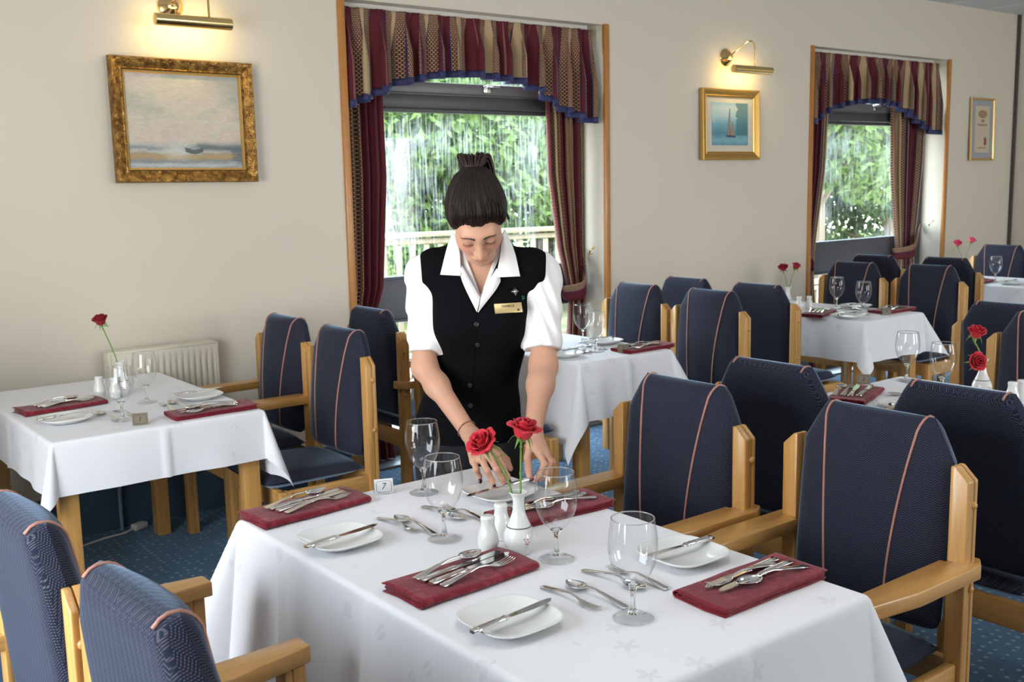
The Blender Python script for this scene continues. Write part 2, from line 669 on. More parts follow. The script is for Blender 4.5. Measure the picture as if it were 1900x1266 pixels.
FRAMEGREY = plain('dark_grey_window_frame', (0.055, 0.058, 0.062), 0.4)
FRAMELT = plain('mid_grey_window_rail', (0.13, 0.135, 0.14), 0.35)
PANELGREY = plain('slate_door_panel', (0.085, 0.088, 0.105), 0.45)
PLASTIC = plain('white_plastic', (0.75, 0.74, 0.70), 0.4)
ROSE = m_rose('red_rose_petal', (0.36, 0.004, 0.012), (0.62, 0.010, 0.030))
ROSEPINK = m_rose('pink_rose_petal', (0.62, 0.03, 0.09), (0.75, 0.08, 0.16))
ROSEDK = m_rose('deep_red_rose_petal', (0.22, 0.002, 0.008), (0.40, 0.006, 0.018))
STEMG = plain('rose_green', (0.16, 0.30, 0.055), 0.5)
CARDM = plain('silver_card', (0.66, 0.66, 0.66), 0.35, 0.25)
CARDBR = plain('bronze_card', (0.22, 0.18, 0.13), 0.4, 0.3)
INK = plain('dark_ink', (0.03, 0.028, 0.03), 0.6)
# ------------------------------------------------------------------ the room
YW = 4.88
XR = 9.60
XL, YF, ZC = -0.95, -3.00, 2.95
WZ = 2.50                                   # head of the window recesses
W1, W2 = (2.735, 4.535), (6.62, 8.455)      # the two recesses, left to right


def structure(name, mb, m_, parent=None, **k):
    o = mb.build(name, m_, parent, **k)
    if parent is None:
        o['kind'] = 'structure'
    return o


b = MB()
b.add(rbox(XL - 0.2, XR + 0.2, YF - 0.2, YW + 0.32, -0.12, 0.0, 0))
structure('floor', b, CARPET)
b = MB()
b.add(rbox(XL - 0.2, XR + 0.2, YF - 0.2, YW + 0.32, ZC, ZC + 0.15, 0))
structure('ceiling', b, CEILW)
b = MB()
for k in range(9):
    b.add(rbox(XR - 0.6 * k - 0.003, XR - 0.6 * k + 0.003, YF, YW, ZC - 0.004, ZC + 0.002, 0))
structure('trim_9', b, PLASTER)

b = MB()
T_ = YW + 0.30
for x0, x1, z0, z1 in ((XL - 0.2, W1[0], 0, ZC), (W1[1], W2[0], 0, ZC), (W2[1], XR + 0.2, 0, ZC), (W1[0], W1[1], WZ, ZC), (W2[0], W2[1], WZ, ZC)):
    b.add(rbox(x0, x1, YW, T_, z0, z1, 0))
structure('wall_back', b, WALL)
b = MB()
b.add(rbox(XR, XR + 0.2, YF, YW, 0, ZC, 0))
structure('wall_right', b, WALL)
b = MB()     # unseen side wall, its opening added to light the nearest chair backs
for y0, y1, z0, z1 in ((YF, 0.9, 0, ZC), (2.9, YW, 0, ZC), (0.9, 2.9, 0, 0.55), (0.9, 2.9, 2.15, ZC)):
    b.add(rbox(XL - 0.2, XL, y0, y1, z0, z1, 0))
structure('wall_left', b, WALL)
b = MB()  # wall behind the camera, its openings added and sized to let in fill light
for x0, x1, z0, z1 in ((XL - 0.2, 3.25, 0, ZC), (4.95, 6.85, 0, ZC), (8.55, XR + 0.2, 0, ZC), (3.25, 4.95, 0, 0.75), (3.25, 4.95, 2.25, ZC), (6.85, 8.55, 0, 0.75), (6.85, 8.55, 2.25, ZC)):
    b.add(rbox(x0, x1, YF - 0.2, YF, z0, z1, 0))
structure('wall_front', b, WALL)

b = MB()
b.add(prism([(YW, 0.0), (YW, 0.20), (YW - 0.010, 0.20), (YW - 0.018, 0.19), (YW - 0.018, 0.0)], 'x', XL, W1[0], 0.002))
b.add(prism([(YW, 0.0), (YW, 0.20), (YW - 0.010, 0.20), (YW - 0.018, 0.19), (YW - 0.018, 0.0)], 'x', W1[1], W2[0], 0.002))
b.add(prism([(YW, 0.0), (YW, 0.20), (YW - 0.010, 0.20), (YW - 0.018, 0.19), (YW - 0.018, 0.0)], 'x', W2[1], XR, 0.002))
structure('baseboard_back', b, SKIRT)
b = MB()
b.add(rbox(XR - 0.018, XR, YF, YW - 0.018, 0, 0.2, 0.002))
structure('baseboard_right', b, SKIRT)
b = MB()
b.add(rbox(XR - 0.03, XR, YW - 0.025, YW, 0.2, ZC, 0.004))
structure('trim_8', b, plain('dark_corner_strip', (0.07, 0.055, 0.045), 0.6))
n_ = 1
for (x0, x1) in (W1, W2):
    for x in (x0 - 0.036, x1 - 0.004):
        b = MB()
        b.add(rbox(x, x + 0.04, YW - 0.012, YW + 0.012, 0.0, WZ + 0.004, 0.003))
        structure('trim_%d' % n_, b, TRIMWOOD)
        n_ += 1

# ---- windows: tall frames at the back of each recess
for k, (x0, x1) in enumerate((W1, W2), 1):
    yf0, yf1 = YW + 0.20, YW + 0.27
    root = empty('window_%d' % k, ((x0 + x1) / 2, yf0, 0))
    root['kind'] = 'structure'
    ox = (x0 + x1) / 2
    hw = (x1 - x0) / 2
    L = lambda a, c, y0, y1, z0, z1, bb=0.003: rbox(a, c, y0 - yf0, y1 - yf0, z0, z1, bb)
    b = MB()
    b.add(L(-hw, -hw + 0.07, yf0, yf1, 0.0, WZ)).add(L(hw - 0.07, hw, yf0, yf1, 0.0, WZ))
    b.add(L(-hw + 0.07, hw - 0.07, yf0, yf1, WZ - 0.07, WZ)).add(L(-hw + 0.07, hw - 0.07, yf0, yf1, 0.0, 0.10))
    b.add(L(-hw + 0.07, hw - 0.07, yf0 - 0.01, yf1, 1.985, 2.055)).add(L(-hw + 0.07, hw - 0.07, yf0 + 0.02, yf1, 1.96, 1.985))
    b.build('window_frame', FRAMEGREY, root)
    b = MB()
    b.add(L(-hw + 0.07, hw - 0.07, yf0 - 0.03, yf1, 2.065, 2.125)).add(L(-hw + 0.07, hw - 0.07, yf0 - 0.015, yf1, 2.055, 2.065))
    b.build('vent_rail', FRAMELT, root)
    b = MB()
    b.add(L(-hw + 0.07, hw - 0.07, yf0 + 0.015, yf1 - 0.01, 0.80, 1.03))
    b.add(L(-hw + 0.07, hw - 0.07, yf0 + 0.005, yf1 - 0.005, 1.03, 1.045)).add(L(-hw + 0.07, hw - 0.07, yf0 + 0.005, yf1 - 0.005, 0.785, 0.80))
    b.build('mid_panel', PANELGREY, root)
    for z0, z1 in ((0.1, 0.785), (1.045, 1.96), (2.125, WZ - 0.07)):
        b = MB()
        b.add(rbox(-hw + 0.07, hw - 0.07, 0.036, 0.042, z0, z1, 0))
        b.build('pane', PANE if z0 > 1 else PANEC, root)
    for dx in ((-0.55, 0.12) if k == 1 else (0.12,)):
        b = MB()
        b.add(rbox(dx - 0.025, dx + 0.025, -0.045, -0.028, 2.075, 2.118, 0.003))
        b.add(rbox(dx - 0.012, dx + 0.085, -0.062, -0.045, 2.105, 2.122, 0.005)) if dx > 0 else b.add(rbox(dx - 0.012, dx + 0.02, -0.06, -0.045, 2.085, 2.11, 0.003))
        b.build('catch', STEEL, root)
    b = MB()
    b.add(L(-hw, hw, YW + 0.02, yf0, -0.001, 0.015, 0.002))
    b.build('sill', FRAMELT, root)

# ---- curtain cloth


def curtain_sheet(prof, nfold, amp, fullness, y0, nz_=46, per=12, ph=0.0, uoff=0.0):
    """prof: rows (z, xleft, xright, amplitude factor) from top to bottom; returns the pleated sheet and its uv"""
    nu = nfold * per + 1
    P = np.zeros((nu, nz_, 3))
    UV = np.zeros((nu, nz_, 2))
    z_ = np.array([r[0] for r in prof])
    rr = random.Random(int(ph * 100) + 7)
    jit = np.array([rr.uniform(-0.28, 0.28) for _ in range(nfold + 2)])
    hgt = np.array([rr.uniform(0.65, 1.2) for _ in range(nfold + 2)])
    u = np.linspace(0, 1, nu)
    fidx = u * nfold
    j = np.interp(fidx, np.arange(nfold + 2), jit)
    hh = np.interp(fidx, np.arange(nfold + 2), hgt)
    for r in range(nz_):
        t = r / (nz_ - 1)
        z = z_[0] + (z_[-1] - z_[0]) * t
        xl = np.interp(-z, -z_, [q[1] for q in prof])
        xr = np.interp(-z, -z_, [q[2] for q in prof])
        a = np.interp(-z, -z_, [q[3] for q in prof])
        phase = 2 * PI * (fidx + j) + ph
        P[:, r, 0] = xl + (xr - xl) * u + 0.22 * (xr - xl) / nfold * np.sin(2 * phase)
        P[:, r, 1] = y0 - amp * a * hh * np.sin(phase) - 0.2 * amp * a * np.sin(phase * 0.37 + 1 + z)
        P[:, r, 2] = z
        UV[:, r, 0] = uoff + u * fullness
        UV[:, r, 1] = z
    return P, UV


def curtain(x_prof, nfold, amp, fullness, y0, label, hook_x, side, tie=None, ph=0.0, uoff=0.0):
    root = empty('curtain', (0, 0, 0), 0, label, 'curtain', 'tied-back striped curtains')
    P, UV = curtain_sheet(x_prof, nfold, amp, fullness, y0, ph=ph, uoff=uoff, nz_=60)
    b = MB()
    b.add(thick(P, 0.004), uv=np.concatenate([UV.reshape(-1, 2)] * 2))
    b.build('curtain_panel', CURTAIN, root, angle=180, use_uv=True)
    if tie:
        xa, xb, zlow, xh, zh = tie
        # band slung round the front of the bunched cloth, up to its wall hook
        pts = spline([(xh, y0 + 0.03, zh), (xb * 0.75 + xa * 0.25 if side > 0 else xa * 0.75 + xb * 0.25, y0 - amp - 0.045, zlow + (zh - zlow) * 0.42), ((xa + xb) / 2, y0 - amp - 0.055, zlow + 0.02), (xa if side > 0 else xb, y0 - amp * 0.6, zlow), (xa - 0.01 if side > 0 else xb + 0.01, y0 + 0.02, zlow + 0.01)], 8)
        rows = []
        for i, p in enumerate(pts):
            hgt = 0.035 + 0.02 * math.sin(PI * i / (len(pts) - 1))
            rows.append([p + np.array([0, 0.006 * abs(t - .5), (t - 0.5) * 2 * hgt]) for t in np.linspace(0, 1, 7)])
        b = MB()
        Pt = np.array(rows)
        uvs = np.stack([0.535 + np.tile(np.linspace(0, 0.12, 7), (len(pts), 1)), np.tile(np.linspace(0, 0.5, len(pts))[:, None], (1, 7))], 2)
        b.add(thick(Pt, 0.005), uv=np.concatenate([uvs.reshape(-1, 2)] * 2))
        b.build('tieback', CURTAIN, root, angle=180, use_uv=True)
    if hook_x:
        b = MB()
        x, y, z = hook_x
        b.add(tube(spline([(x, y, z), (x - side * 0.03, y - 0.01, z), (x - side * 0.045, y - 0.03, z + 0.02), (x - side * 0.03, y - 0.045, z + 0.04)], 5), 0.005, 8))
        b.add(ball(0.009), 0, (x - side * 0.03, y - 0.045, z + 0.042))
        b.build('tieback_hook', BRASS, root)
    return root


def valance(x0, x1, y0, label, hem_pts, nfold, ph, top=2.47):
    root = empty('pelmet_valance', ((x0 + x1) / 2, y0, 0), 0, label, 'valance', 'striped valances with a blue hem')
    per = 16
    nu = nfold * per + 1
    nz_ = 26
    P = np.zeros((nu, nz_, 3))
    UV = np.zeros((nu, nz_, 2))
    H_ = np.zeros((nu, 4, 3))
    rr = random.Random(int(ph * 37) + 3)
    jit = np.array([rr.uniform(-0.3, 0.3) for _ in range(nfold + 2)])
    hgt = np.array([rr.uniform(0.55, 1.25) for _ in range(nfold + 2)])
    u = np.linspace(0, 1, nu)
    fi = u * nfold
    j = np.interp(fi, np.arange(nfold + 2), jit)
    hh = np.interp(fi, np.arange(nfold + 2), hgt)
    hx = [p[0] for p in hem_pts]
    hz = [p[1] for p in hem_pts]
    X = x0 + (x1 - x0) * u
    zb = np.interp(X, hx, hz)
    # smooth the hem line a little
    ker = np.ones(per) / per
    zb = np.convolve(np.pad(zb, per // 2, mode='edge'), ker, 'same')[per // 2:per // 2 + nu]
    ph_ = 2 * PI * (fi + j) + ph

    def fold(t):
        head = math.exp(-((t - 0.0) / 0.16) ** 2)
        a = 0.010 + 0.044 * min(1, max(0, (t - 0.10) / 0.5)) ** 0.8
        y = -a * hh * np.sin(ph_) - 0.006 * head * np.sin(2 * PI * fi * 4)
        x = 0.26 * (x1 - x0) / nfold * np.sin(2 * ph_) * min(1, t * 1.6)
        return x, y
    for r in range(nz_):
        t = r / (nz_ - 1)
        dx, dy = fold(t)
        P[:, r, 0] = X + dx - (x0 + x1) / 2
        P[:, r, 1] = dy
        P[:, r, 2] = top + (zb - top) * t
        UV[:, r, 0] = u * (x1 - x0) * 2.15 + 0.1 * ph
        UV[:, r, 1] = P[:, r, 2]
    b = MB()
    b.add(thick(P, 0.005), uv=np.concatenate([UV.reshape(-1, 2)] * 2))
    b.build('valance_cloth', CURTAIN, root, angle=180, use_uv=True)
    dx, dy = fold(1.0)
    for r in range(4):
        H_[:, r, 0] = X + dx - (x0 + x1) / 2
        H_[:, r, 1] = dy
        H_[:, r, 2] = zb + 0.001 - 0.036 * r / 3
    b = MB()
    b.add(thick(H_, 0.008))
    b.build('hem', BLUEHEM, root, angle=180)
    b = MB()
    b.add(rbox(-(x1 - x0) / 2, (x1 - x0) / 2, 0.035, 0.075, top - 0.03, WZ - 0.001, 0.002))
    b.build('rail', PLASTER, root)
    return root


YV = YW + 0.045
valance(2.75, 4.475, YV, 'tall striped valance with blue hem above the window behind the waitress',
        [(2.72, 1.975), (2.94, 2.06), (3.03, 2.105), (3.3, 2.165), (3.55, 2.185), (3.85, 2.165), (4.02, 2.13), (4.17, 2.035), (4.33, 1.975), (4.5, 1.93)], 15, 0.4)
valance(6.64, 8.37, YV, 'striped valance with blue hem above the far window at right',
        [(6.6, 1.95), (6.8, 2.045), (6.95, 2.10), (7.2, 2.14), (7.5, 2.155), (7.8, 2.13), (8.0, 2.05), (8.2, 1.965), (8.4, 1.90)], 15, 1.9)
curtain([(2.42, 2.76, 3.02, 1), (1.6, 2.76, 3.03, 1), (1.0, 2.76, 2.985, 1), (0.75, 2.755, 2.90, .8), (0.4, 2.755, 2.99, 1), (0.02, 2.75, 3.02, 1)], 5, 0.030, 0.34, YW + 0.150,
        'burgundy curtain hanging left of the window behind the waitress', None, -1, ph=0.3, uoff=0.246)
curtain([(2.42, 4.18, 4.46, 1), (1.6, 4.20, 4.46, 1), (1.15, 4.27, 4.46, .9), (0.95, 4.33, 4.47, .7), (0.82, 4.36, 4.475, .6), (0.5, 4.33, 4.475, .9), (0.02, 4.30, 4.475, 1)], 6, 0.032, 1.05, YW + 0.150,
        'tied-back burgundy striped curtain right of the window behind the waitress', (4.515, YW + 0.10, 1.10), 1, tie=(4.33, 4.47, 0.86, 4.50, 1.10), ph=1.1, uoff=0.94)
curtain([(2.42, 6.68, 7.02, 1), (1.6, 6.68, 6.97, 1), (1.15, 6.68, 6.89, .8), (0.92, 6.68, 6.86, .6), (0.7, 6.68, 6.87, .7), (0.02, 6.68, 6.96, 1)], 5, 0.026, 0.75, YW + 0.150,
        'narrow dark red curtain left of the far window', None, -1, tie=(6.70, 6.85, 0.88, 6.66, 1.0), ph=2.2, uoff=0.02)
curtain([(2.42, 7.86, 8.34, 1), (1.6, 7.90, 8.30, 1), (1.2, 7.96, 8.26, .85), (0.98, 8.0, 8.24, .7), (0.86, 8.02, 8.24, .7), (0.5, 8.0, 8.27, .9), (0.02, 7.95, 8.3, 1)], 5, 0.034, 0.52, YW + 0.150,
        'cream and burgundy striped curtain tied back right of the far window', (8.43, YW + 0.10, 1.12), 1, tie=(8.0, 8.25, 0.90, 8.42, 1.10), ph=0.9, uoff=0.185)

# ------------------------------------------------------------------ outside: deck, railing, trees
b = MB()
for k in range(70):
    b.add(rbox(-3 + k * 0.20, -3 + k * 0.20 + 0.19, YW + 0.32, 8.6, -0.10, -0.06, 0.002))
structure('trim_10', b, plain('pale_deck_boards', (0.23, 0.20, 0.17), 0.7)).name = 'exterior_deck'
b = MB()
b.add(rbox(-14, 34, 8.6, 40, -0.5, -0.35, 0))
t = NT('lawn')
nz = t.n('TexNoise', Vector=t.obj(), Scale=1.2, Detail=5.0)
structure('exterior_ground', b, t.done(t.pbsdf(Base_Color=t.ramp(nz.outputs[0], [(0.35, (0.05, 0.09, 0.02)), (0.6, (0.15, 0.17, 0.075)), (0.7, (0.22, 0.20, 0.15))]), Roughness=0.9)))
PALEWOOD = m_wood('weathered_pale_wood', (0.23, 0.19, 0.125), (0.16, 0.13, 0.08), 0.7, axis=2)


def railing(p0, p1, zt, label, nb, posts):
    p0, p1 = np.array(p0), np.array(p1)
    d = p1 - p0
    Ln = float(np.linalg.norm(d))
    root = empty('deck_railing', (p0[0], p0[1], -0.06), math.atan2(d[1], d[0]), label, 'railing')
    h = zt + 0.06
    b = MB()
    b.add(rbox(0, Ln, -0.06, 0.06, h - 0.045, h, 0.006))
    b.build('top_rail', PALEWOOD, root)
    b = MB()
    b.add(rbox(0, Ln, -0.03, 0.03, h - 0.11, h - 0.06, 0.004)).add(rbox(0, Ln, -0.03, 0.03, 0.08, 0.13, 0.004))
    b.build('cross_rail', PALEWOOD, root)
    first = None
    for k in range(posts):
        b = MB()
        b.add(rbox(-0.05, 0.05, -0.05, 0.05, 0, h - 0.045, 0.005))
        o = b.build('post', PALEWOOD, root)
        o.location = (0.05 + (Ln - 0.1) * k / (posts - 1), 0.0, 0)
    for k in range(nb):
        if first is None:
            b = MB()
            b.add(rbox(-0.02, 0.02, -0.02, 0.02, 0.1, h - 0.08, 0.003))
            first = b.build('baluster', PALEWOOD, root)
            o = first
        else:
            o = first.copy()
            COL.objects.link(o)
        o.location = (0.08 + (Ln - 0.16) * (k + 0.5) / nb, 0.0, 0)
    return root


railing((3.6, 8.64), (8.6, 7.83), 1.12, 'pale wooden deck railing seen through the window behind the waitress', 34, 5)
railing((8.95, 7.0), (13.0, 7.6), 0.43, 'pale wooden deck railing seen low through the far window', 28, 4)


def leaf_cloud(rng, n, cs, size):
    """leaves (bent quads) scattered through overlapping ellipsoids"""
    V, F = [], []
    cs = np.array(cs, float)
    wts = cs[:, 3] * cs[:, 4] * cs[:, 5]
    idx = rng.choice(len(cs), n, p=wts / wts.sum())
    d = rng.normal(size=(n, 3))
    d /= np.linalg.norm(d, axis=1, keepdims=True)
    rad = rng.uniform(0.55, 1.0, n) ** 0.5
    C = cs[idx, :3] + d * rad[:, None] * cs[idx, 3:6]
    nrm = d + rng.normal(size=(n, 3)) * 0.7 + np.array([0, 0, 0.5])
    nrm /= np.linalg.norm(nrm, axis=1, keepdims=True)
    a = np.cross(nrm, rng.normal(size=(n, 3)))
    a /= np.linalg.norm(a, axis=1, keepdims=True)
    c = np.cross(nrm, a)
    s = size * rng.uniform(0.6, 1.3, n)[:, None]
    q = np.stack([C - a * s, C - c * s * 0.45 + nrm * s * 0.12, C + a * s, C + c * s * 0.45 + nrm * s * 0.12], 1)
    F = (np.arange(n * 4).reshape(n, 4)).tolist()
    return q.reshape(-1, 3), F


def tree(x, y, h, r, kind, seed, label, n=15000, size=0.085):
    rng = np.random.default_rng(seed)
    root = empty('tree', (x, y, -0.36), 0, label, 'tree', 'trees beyond the deck')
    cs = []
    for k in range(20):
        a = rng.uniform(0, 2 * PI)
        q = rng.uniform(0, 1) ** 0.6 * r * 0.75
        z = rng.uniform(0.16, 0.92) * h
        rr = r * rng.uniform(0.34, 0.56)
        cs.append((math.cos(a) * q, math.sin(a) * q, z, rr, rr, rr * 0.72))
    b = MB()
    b.add(leaf_cloud(rng, n, cs, size))
    b.build('crown', LEAF[kind], root, smooth=False)
    b = MB()
    b.add(tube(spline([(0, 0, 0), (0.06, 0.03, h * 0.3), (-0.05, 0.0, h * 0.6), (0.02, 0.05, h * 0.9)], 4), list(np.linspace(0.13, 0.03, 13)), 8))
    for c in cs[:9]:
        b.add(tube([(0, 0, c[2] * 0.6), (c[0] * 0.6, c[1] * 0.6, c[2] * 0.85), c[:3]], [0.05, 0.03, 0.012], 6))
    b.build('trunk', BARK, root)
    return root


LEAF = [m_leaf('leaf_mid_green', (0.040, 0.095, 0.014), (0.12, 0.19, 0.034)), m_leaf('leaf_yellow_green', (0.12, 0.19, 0.03), (0.21, 0.27, 0.07)), m_leaf('leaf_dark_green', (0.020, 0.056, 0.011), (0.066, 0.125, 0.026))]
BARK = plain('grey_brown_bark', (0.16, 0.12, 0.085), 0.9)
for k, (x, y, h, r, kd, lb) in enumerate((
        (8.1, 12.8, 5.0, 2.0, 0, 'leafy green tree seen left of her head through the nearer window'),
        (10.3, 12.6, 5.2, 2.0, 0, 'broad green tree seen right of her head through the nearer window'),
        (9.8, 16.6, 6.6, 2.6, 1, 'tall yellow-green tree behind the other trees of the nearer window'),
        (7.6, 15.8, 6.0, 2.2, 1, 'pale tree at the left edge of the nearer window'),
        (12.6, 15.0, 6.2, 2.6, 2, 'dark tree at the right edge of the nearer window'),
        (15.0, 10.9, 5.2, 2.0, 0, 'bright green tree filling the left of the far window'),
        (18.2, 11.6, 5.6, 2.3, 2, 'dark green tree behind the right of the far window'),
        (18.0, 14.2, 6.4, 2.6, 1, 'yellow-green tree behind the far window'))):
    tree(x, y, h, r, kd, 40 + k, lb)
# two low shrubs by the railing
rng = np.random.default_rng(9)
root = empty('conifer_shrub', (5.38, 8.95, -0.36), 0, 'small pointed yellow-green conifer behind the deck railing', 'shrub')
b = MB()
b.add(leaf_cloud(rng, 1500, [(0, 0, 0.16 + 0.2 * k, 0.24 * (1 - k / 8.5), 0.24 * (1 - k / 8.5), 0.18) for k in range(7)], 0.03))
b.build('foliage', LEAF[1], root, smooth=False)
b = MB()
b.add(tube([(0, 0, 0), (0, 0, 1.3)], [0.025, 0.01], 6))
b.build('stem', BARK, root)
# ------------------------------------------------------------------ tables and their cloths
ZT = 0.740
TABLES = {'seven': (1.005, 1.735, 1.14, 2.405), 'one': (0.865, 1.60, 3.60, 4.70), 'two': (3.105, 3.685, 3.52, 4.76), 'four': (5.165, 5.745, 3.43, 4.72), 'three': (3.16, 3.83, 1.12, 2.365), 'five': (7.50, 8.15, 3.55, 4.72)}


def make_table(key, label):
    x0, x1, y0, y1 = TABLES[key]
    cx, cy = (x0 + x1) / 2, (y0 + y1) / 2
    hx, hy = (x1 - x0) / 2 - 0.006, (y1 - y0) / 2 - 0.006
    root = empty('dining_table', (cx, cy, 0), 0, label, 'table', 'wooden dining tables under white cloths')
    b = MB()
    b.add(rbox(-hx, hx, -hy, hy, ZT - 0.034, ZT - 0.004, 0.006))
    b.build('table_top', WOOD[1], root)
    b = MB()
    b.add(rbox(-hx + 0.05, hx - 0.05, -hy + 0.03, -hy + 0.055, ZT - 0.11, ZT - 0.034)).add(rbox(-hx + 0.05, hx - 0.05, hy - 0.055, hy - 0.03, ZT - 0.11, ZT - 0.034))
    b.add(rbox(-hx + 0.03, -hx + 0.055, -hy + 0.05, hy - 0.05, ZT - 0.11, ZT - 0.034)).add(rbox(hx - 0.055, hx - 0.03, -hy + 0.05, hy - 0.05, ZT - 0.11, ZT - 0.034))
    b.build('apron', WOOD[0], root)
    first = None
    for sx_ in (-1, 1):
        for sy in (-1, 1):
            if first is None:
                b = MB()
                b.add(rbox(-0.031, 0.031, -0.031, 0.031, 0, ZT - 0.034, 0.006))
                o = first = b.build('leg', WOOD[2], root)
            else:
                o = first.copy()
                COL.objects.link(o)
            o.location = (sx_ * (hx - 0.036), sy * (hy - 0.036), 0)
    return root


def tablecloth(key, label, drop, step, seed, fin=0.62, waves=0.012, creases_x=(), creases_y=(), lift=None, base_tilt=0.13):
    x0, x1, y0, y1 = TABLES[key]
    Wd, Hd = x1 - x0, y1 - y0
    rr = random.Random(seed)
    RR = 0.013

    dr = drop if isinstance(drop, tuple) else (drop,) * 4
    drop = max(dr)

    def axis(Ln, d0, d1):
        fine = [-0.030, -0.02, -0.014, -0.008, -0.003, 0.0, 0.006]
        a = list(np.linspace(-d0, -0.036, max(2, int(d0 / step)))) + fine + list(np.arange(0.02, Ln - 0.018, step)) + [Ln - q for q in fine[::-1]] + list(Ln + np.linspace(0.036, d1, max(2, int(d1 / step))))
        return np.array(sorted(set(round(q, 5) for q in a)))
    us, vs = axis(Wd, dr[0], dr[1]), axis(Hd, dr[2], dr[3])
    U, V = np.meshgrid(us, vs, indexing='ij')
    eu = np.where(U < 0, -U, np.where(U > Wd, U - Wd, 0.0))
    ev = np.where(V < 0, -V, np.where(V > Hd, V - Hd, 0.0))
    su, sv = np.where(U < 0, -1.0, 1.0), np.where(V < 0, -1.0, 1.0)
    bx, by = np.clip(U, 0, Wd), np.clip(V, 0, Hd)

    def hang(e):
        a = np.minimum(e / RR, PI / 2)
        out = RR * np.sin(a)
        dn = RR * (1 - np.cos(a)) + np.maximum(0, e - RR * PI / 2)
        return out, dn
    e = np.hypot(eu, ev)
    out, dn = hang(e)
    cr = np.zeros_like(U)
    for c in creases_x:
        cr += np.exp(-((U - c * Wd) / 0.008) ** 2)
    for c in creases_y:
        cr += np.exp(-((V - c * Hd) / 0.008) ** 2)
    X, Y, Z = bx.copy(), by.copy(), np.full_like(U, ZT)
    gr = np.clip((e - 0.02) / max(1e-6, drop), 0, 1)
    for side in range(4):
        if side < 2:
            m = (eu > 0) & (ev == 0) & (su == (1 if side else -1))
            s, Ls = V, Hd
        else:
            m = (ev > 0) & (eu == 0) & (sv == (1 if side == 3 else -1))
            s, Ls = U, Wd
        ends = np.clip(np.minimum(s, Ls - s) / 0.16, 0, 1)
        ends = ends * ends * (3 - 2 * ends)
        wv = sum(rr.uniform(.4, 1) * np.sin(2 * PI * s * fq + rr.uniform(0, 6.28)) for fq in (2.1, 3.7, 5.3)) / 1.6
        near = base_tilt * (np.exp(-(s / 0.20) ** 2) + np.exp(-((Ls - s) / 0.20) ** 2))
        o2 = out + dn * np.sin(near) + gr * ends * waves * (wv + 1.1) + cr * 0.010 * np.clip(e / 0.05, 0, 1)
        sg = su if side < 2 else sv
        if side < 2:
            X[m] = (bx + sg * o2)[m]
        else:
            Y[m] = (by + sg * o2)[m]
        Z[m] = (ZT - dn * np.cos(near))[m]
    # corners: the spare cloth stands out as one pointed fold
    mc = (eu > 0) & (ev > 0)
    th = np.arctan2(ev, np.maximum(eu, 1e-9)) / (PI / 2)
    for ci, (a, c) in enumerate(((-1, -1), (-1, 1), (1, -1), (1, 1))):
        m = mc & (su == a) & (sv == c)
        A = fin * rr.uniform(0.88, 1.1)
        skew = rr.uniform(-0.10, 0.10)
        half = rr.uniform(0.15, 0.26)
        if lift and ci in lift:
            A, skew, half = lift[ci]
        t_ = th
        A0 = base_tilt if not (lift and ci in lift and lift[ci][0] < 0.15) else 0.02
        al = A0 + (A - A0) * np.sin(PI * t_) ** 1.6
        w_ = t_ * t_ * (3 - 2 * t_)
        phi = PI / 2 * (0.5 + (w_ - 0.5) * 1.0) + skew * np.sin(PI * t_)
        ho = out
        d2 = np.maximum(0, dn)
        hx_ = ho * np.cos(t_ * PI / 2) + d2 * np.sin(al) * np.cos(phi)
        hy_ = ho * np.sin(t_ * PI / 2) + d2 * np.sin(al) * np.sin(phi)
        X[m] = (bx + a * hx_)[m]
        Y[m] = (by + c * hy_)[m]
        Z[m] = (ZT - d2 * np.cos(al))[m]
    top = e == 0
    Z[top] += (cr * 0.0012)[top]
    Z = np.maximum(Z, 0.012)
    P = np.stack([X + x0, Y + y0, Z], 2)
    P[:, :, 0] -= (x0 + x1) / 2
    P[:, :, 1] -= (y0 + y1) / 2
    b = MB()
    b.add(surf(P))
    o = b.build('tablecloth', LINEN, None, angle=180, loc=((x0 + x1) / 2, (y0 + y1) / 2, 0))
    tag(o, label, 'tablecloth', 'white tablecloths')
    return o


make_table('seven', 'wooden table under the nearest white cloth, where the waitress leans')
make_table('one', 'honey wood table at the left wall, its front right leg bare below the cloth')
make_table('two', 'table under the white cloth directly behind the waitress')
make_table('four', 'table under white cloth in front of the far window')
make_table('three', 'table under white cloth behind the two nearest dark chairs at right')
make_table('five', 'farthest table, by the back corner at the right edge')
tablecloth('seven', 'white damask tablecloth with flower sprigs on the nearest table', 0.43, 0.0115, 5, 0.60, 0.021, (0.5,), (0.19, 0.5, 0.81), lift={1: (0.47, 0.0, 0.2), 2: (0.42, -0.15, 0.2), 3: (0.10, 0.0, 0.2), 0: (0.10, 0.0, 0.2)})
tablecloth('one', 'short white tablecloth on the table by the left wall under the seascape', (0.20, 0.26, 0.19, 0.05), 0.014, 8, 0.5, 0.010, (0.5,), (0.5,), lift={2: (0.34, 0.25, 0.25), 0: (0.30, -0.1, 0.18), 3: (0.10, 0, 0.2)}, base_tilt=0.05)
tablecloth('two', 'white tablecloth on the table behind the waitress', (0.38, 0.20, 0.27, 0.1), 0.016, 11, 0.5, 0.02, (0.5,), (0.5,), lift={0: (0.30, -0.1, 0.2)}, base_tilt=0.19)
tablecloth('four', 'white tablecloth on the table before the far window', 0.24, 0.018, 14, 0.5, 0.02, (0.33, 0.66), (0.5,))
tablecloth('three', 'white tablecloth on the table behind the nearest dark chairs at right', 0.27, 0.02, 17, 0.45, 0.02)
tablecloth('five', 'white tablecloth on the farthest table at the right edge', 0.24, 0.02, 20, 0.45, 0.02)

# ------------------------------------------------------------------ chairs (local +x is the way the sitter faces)


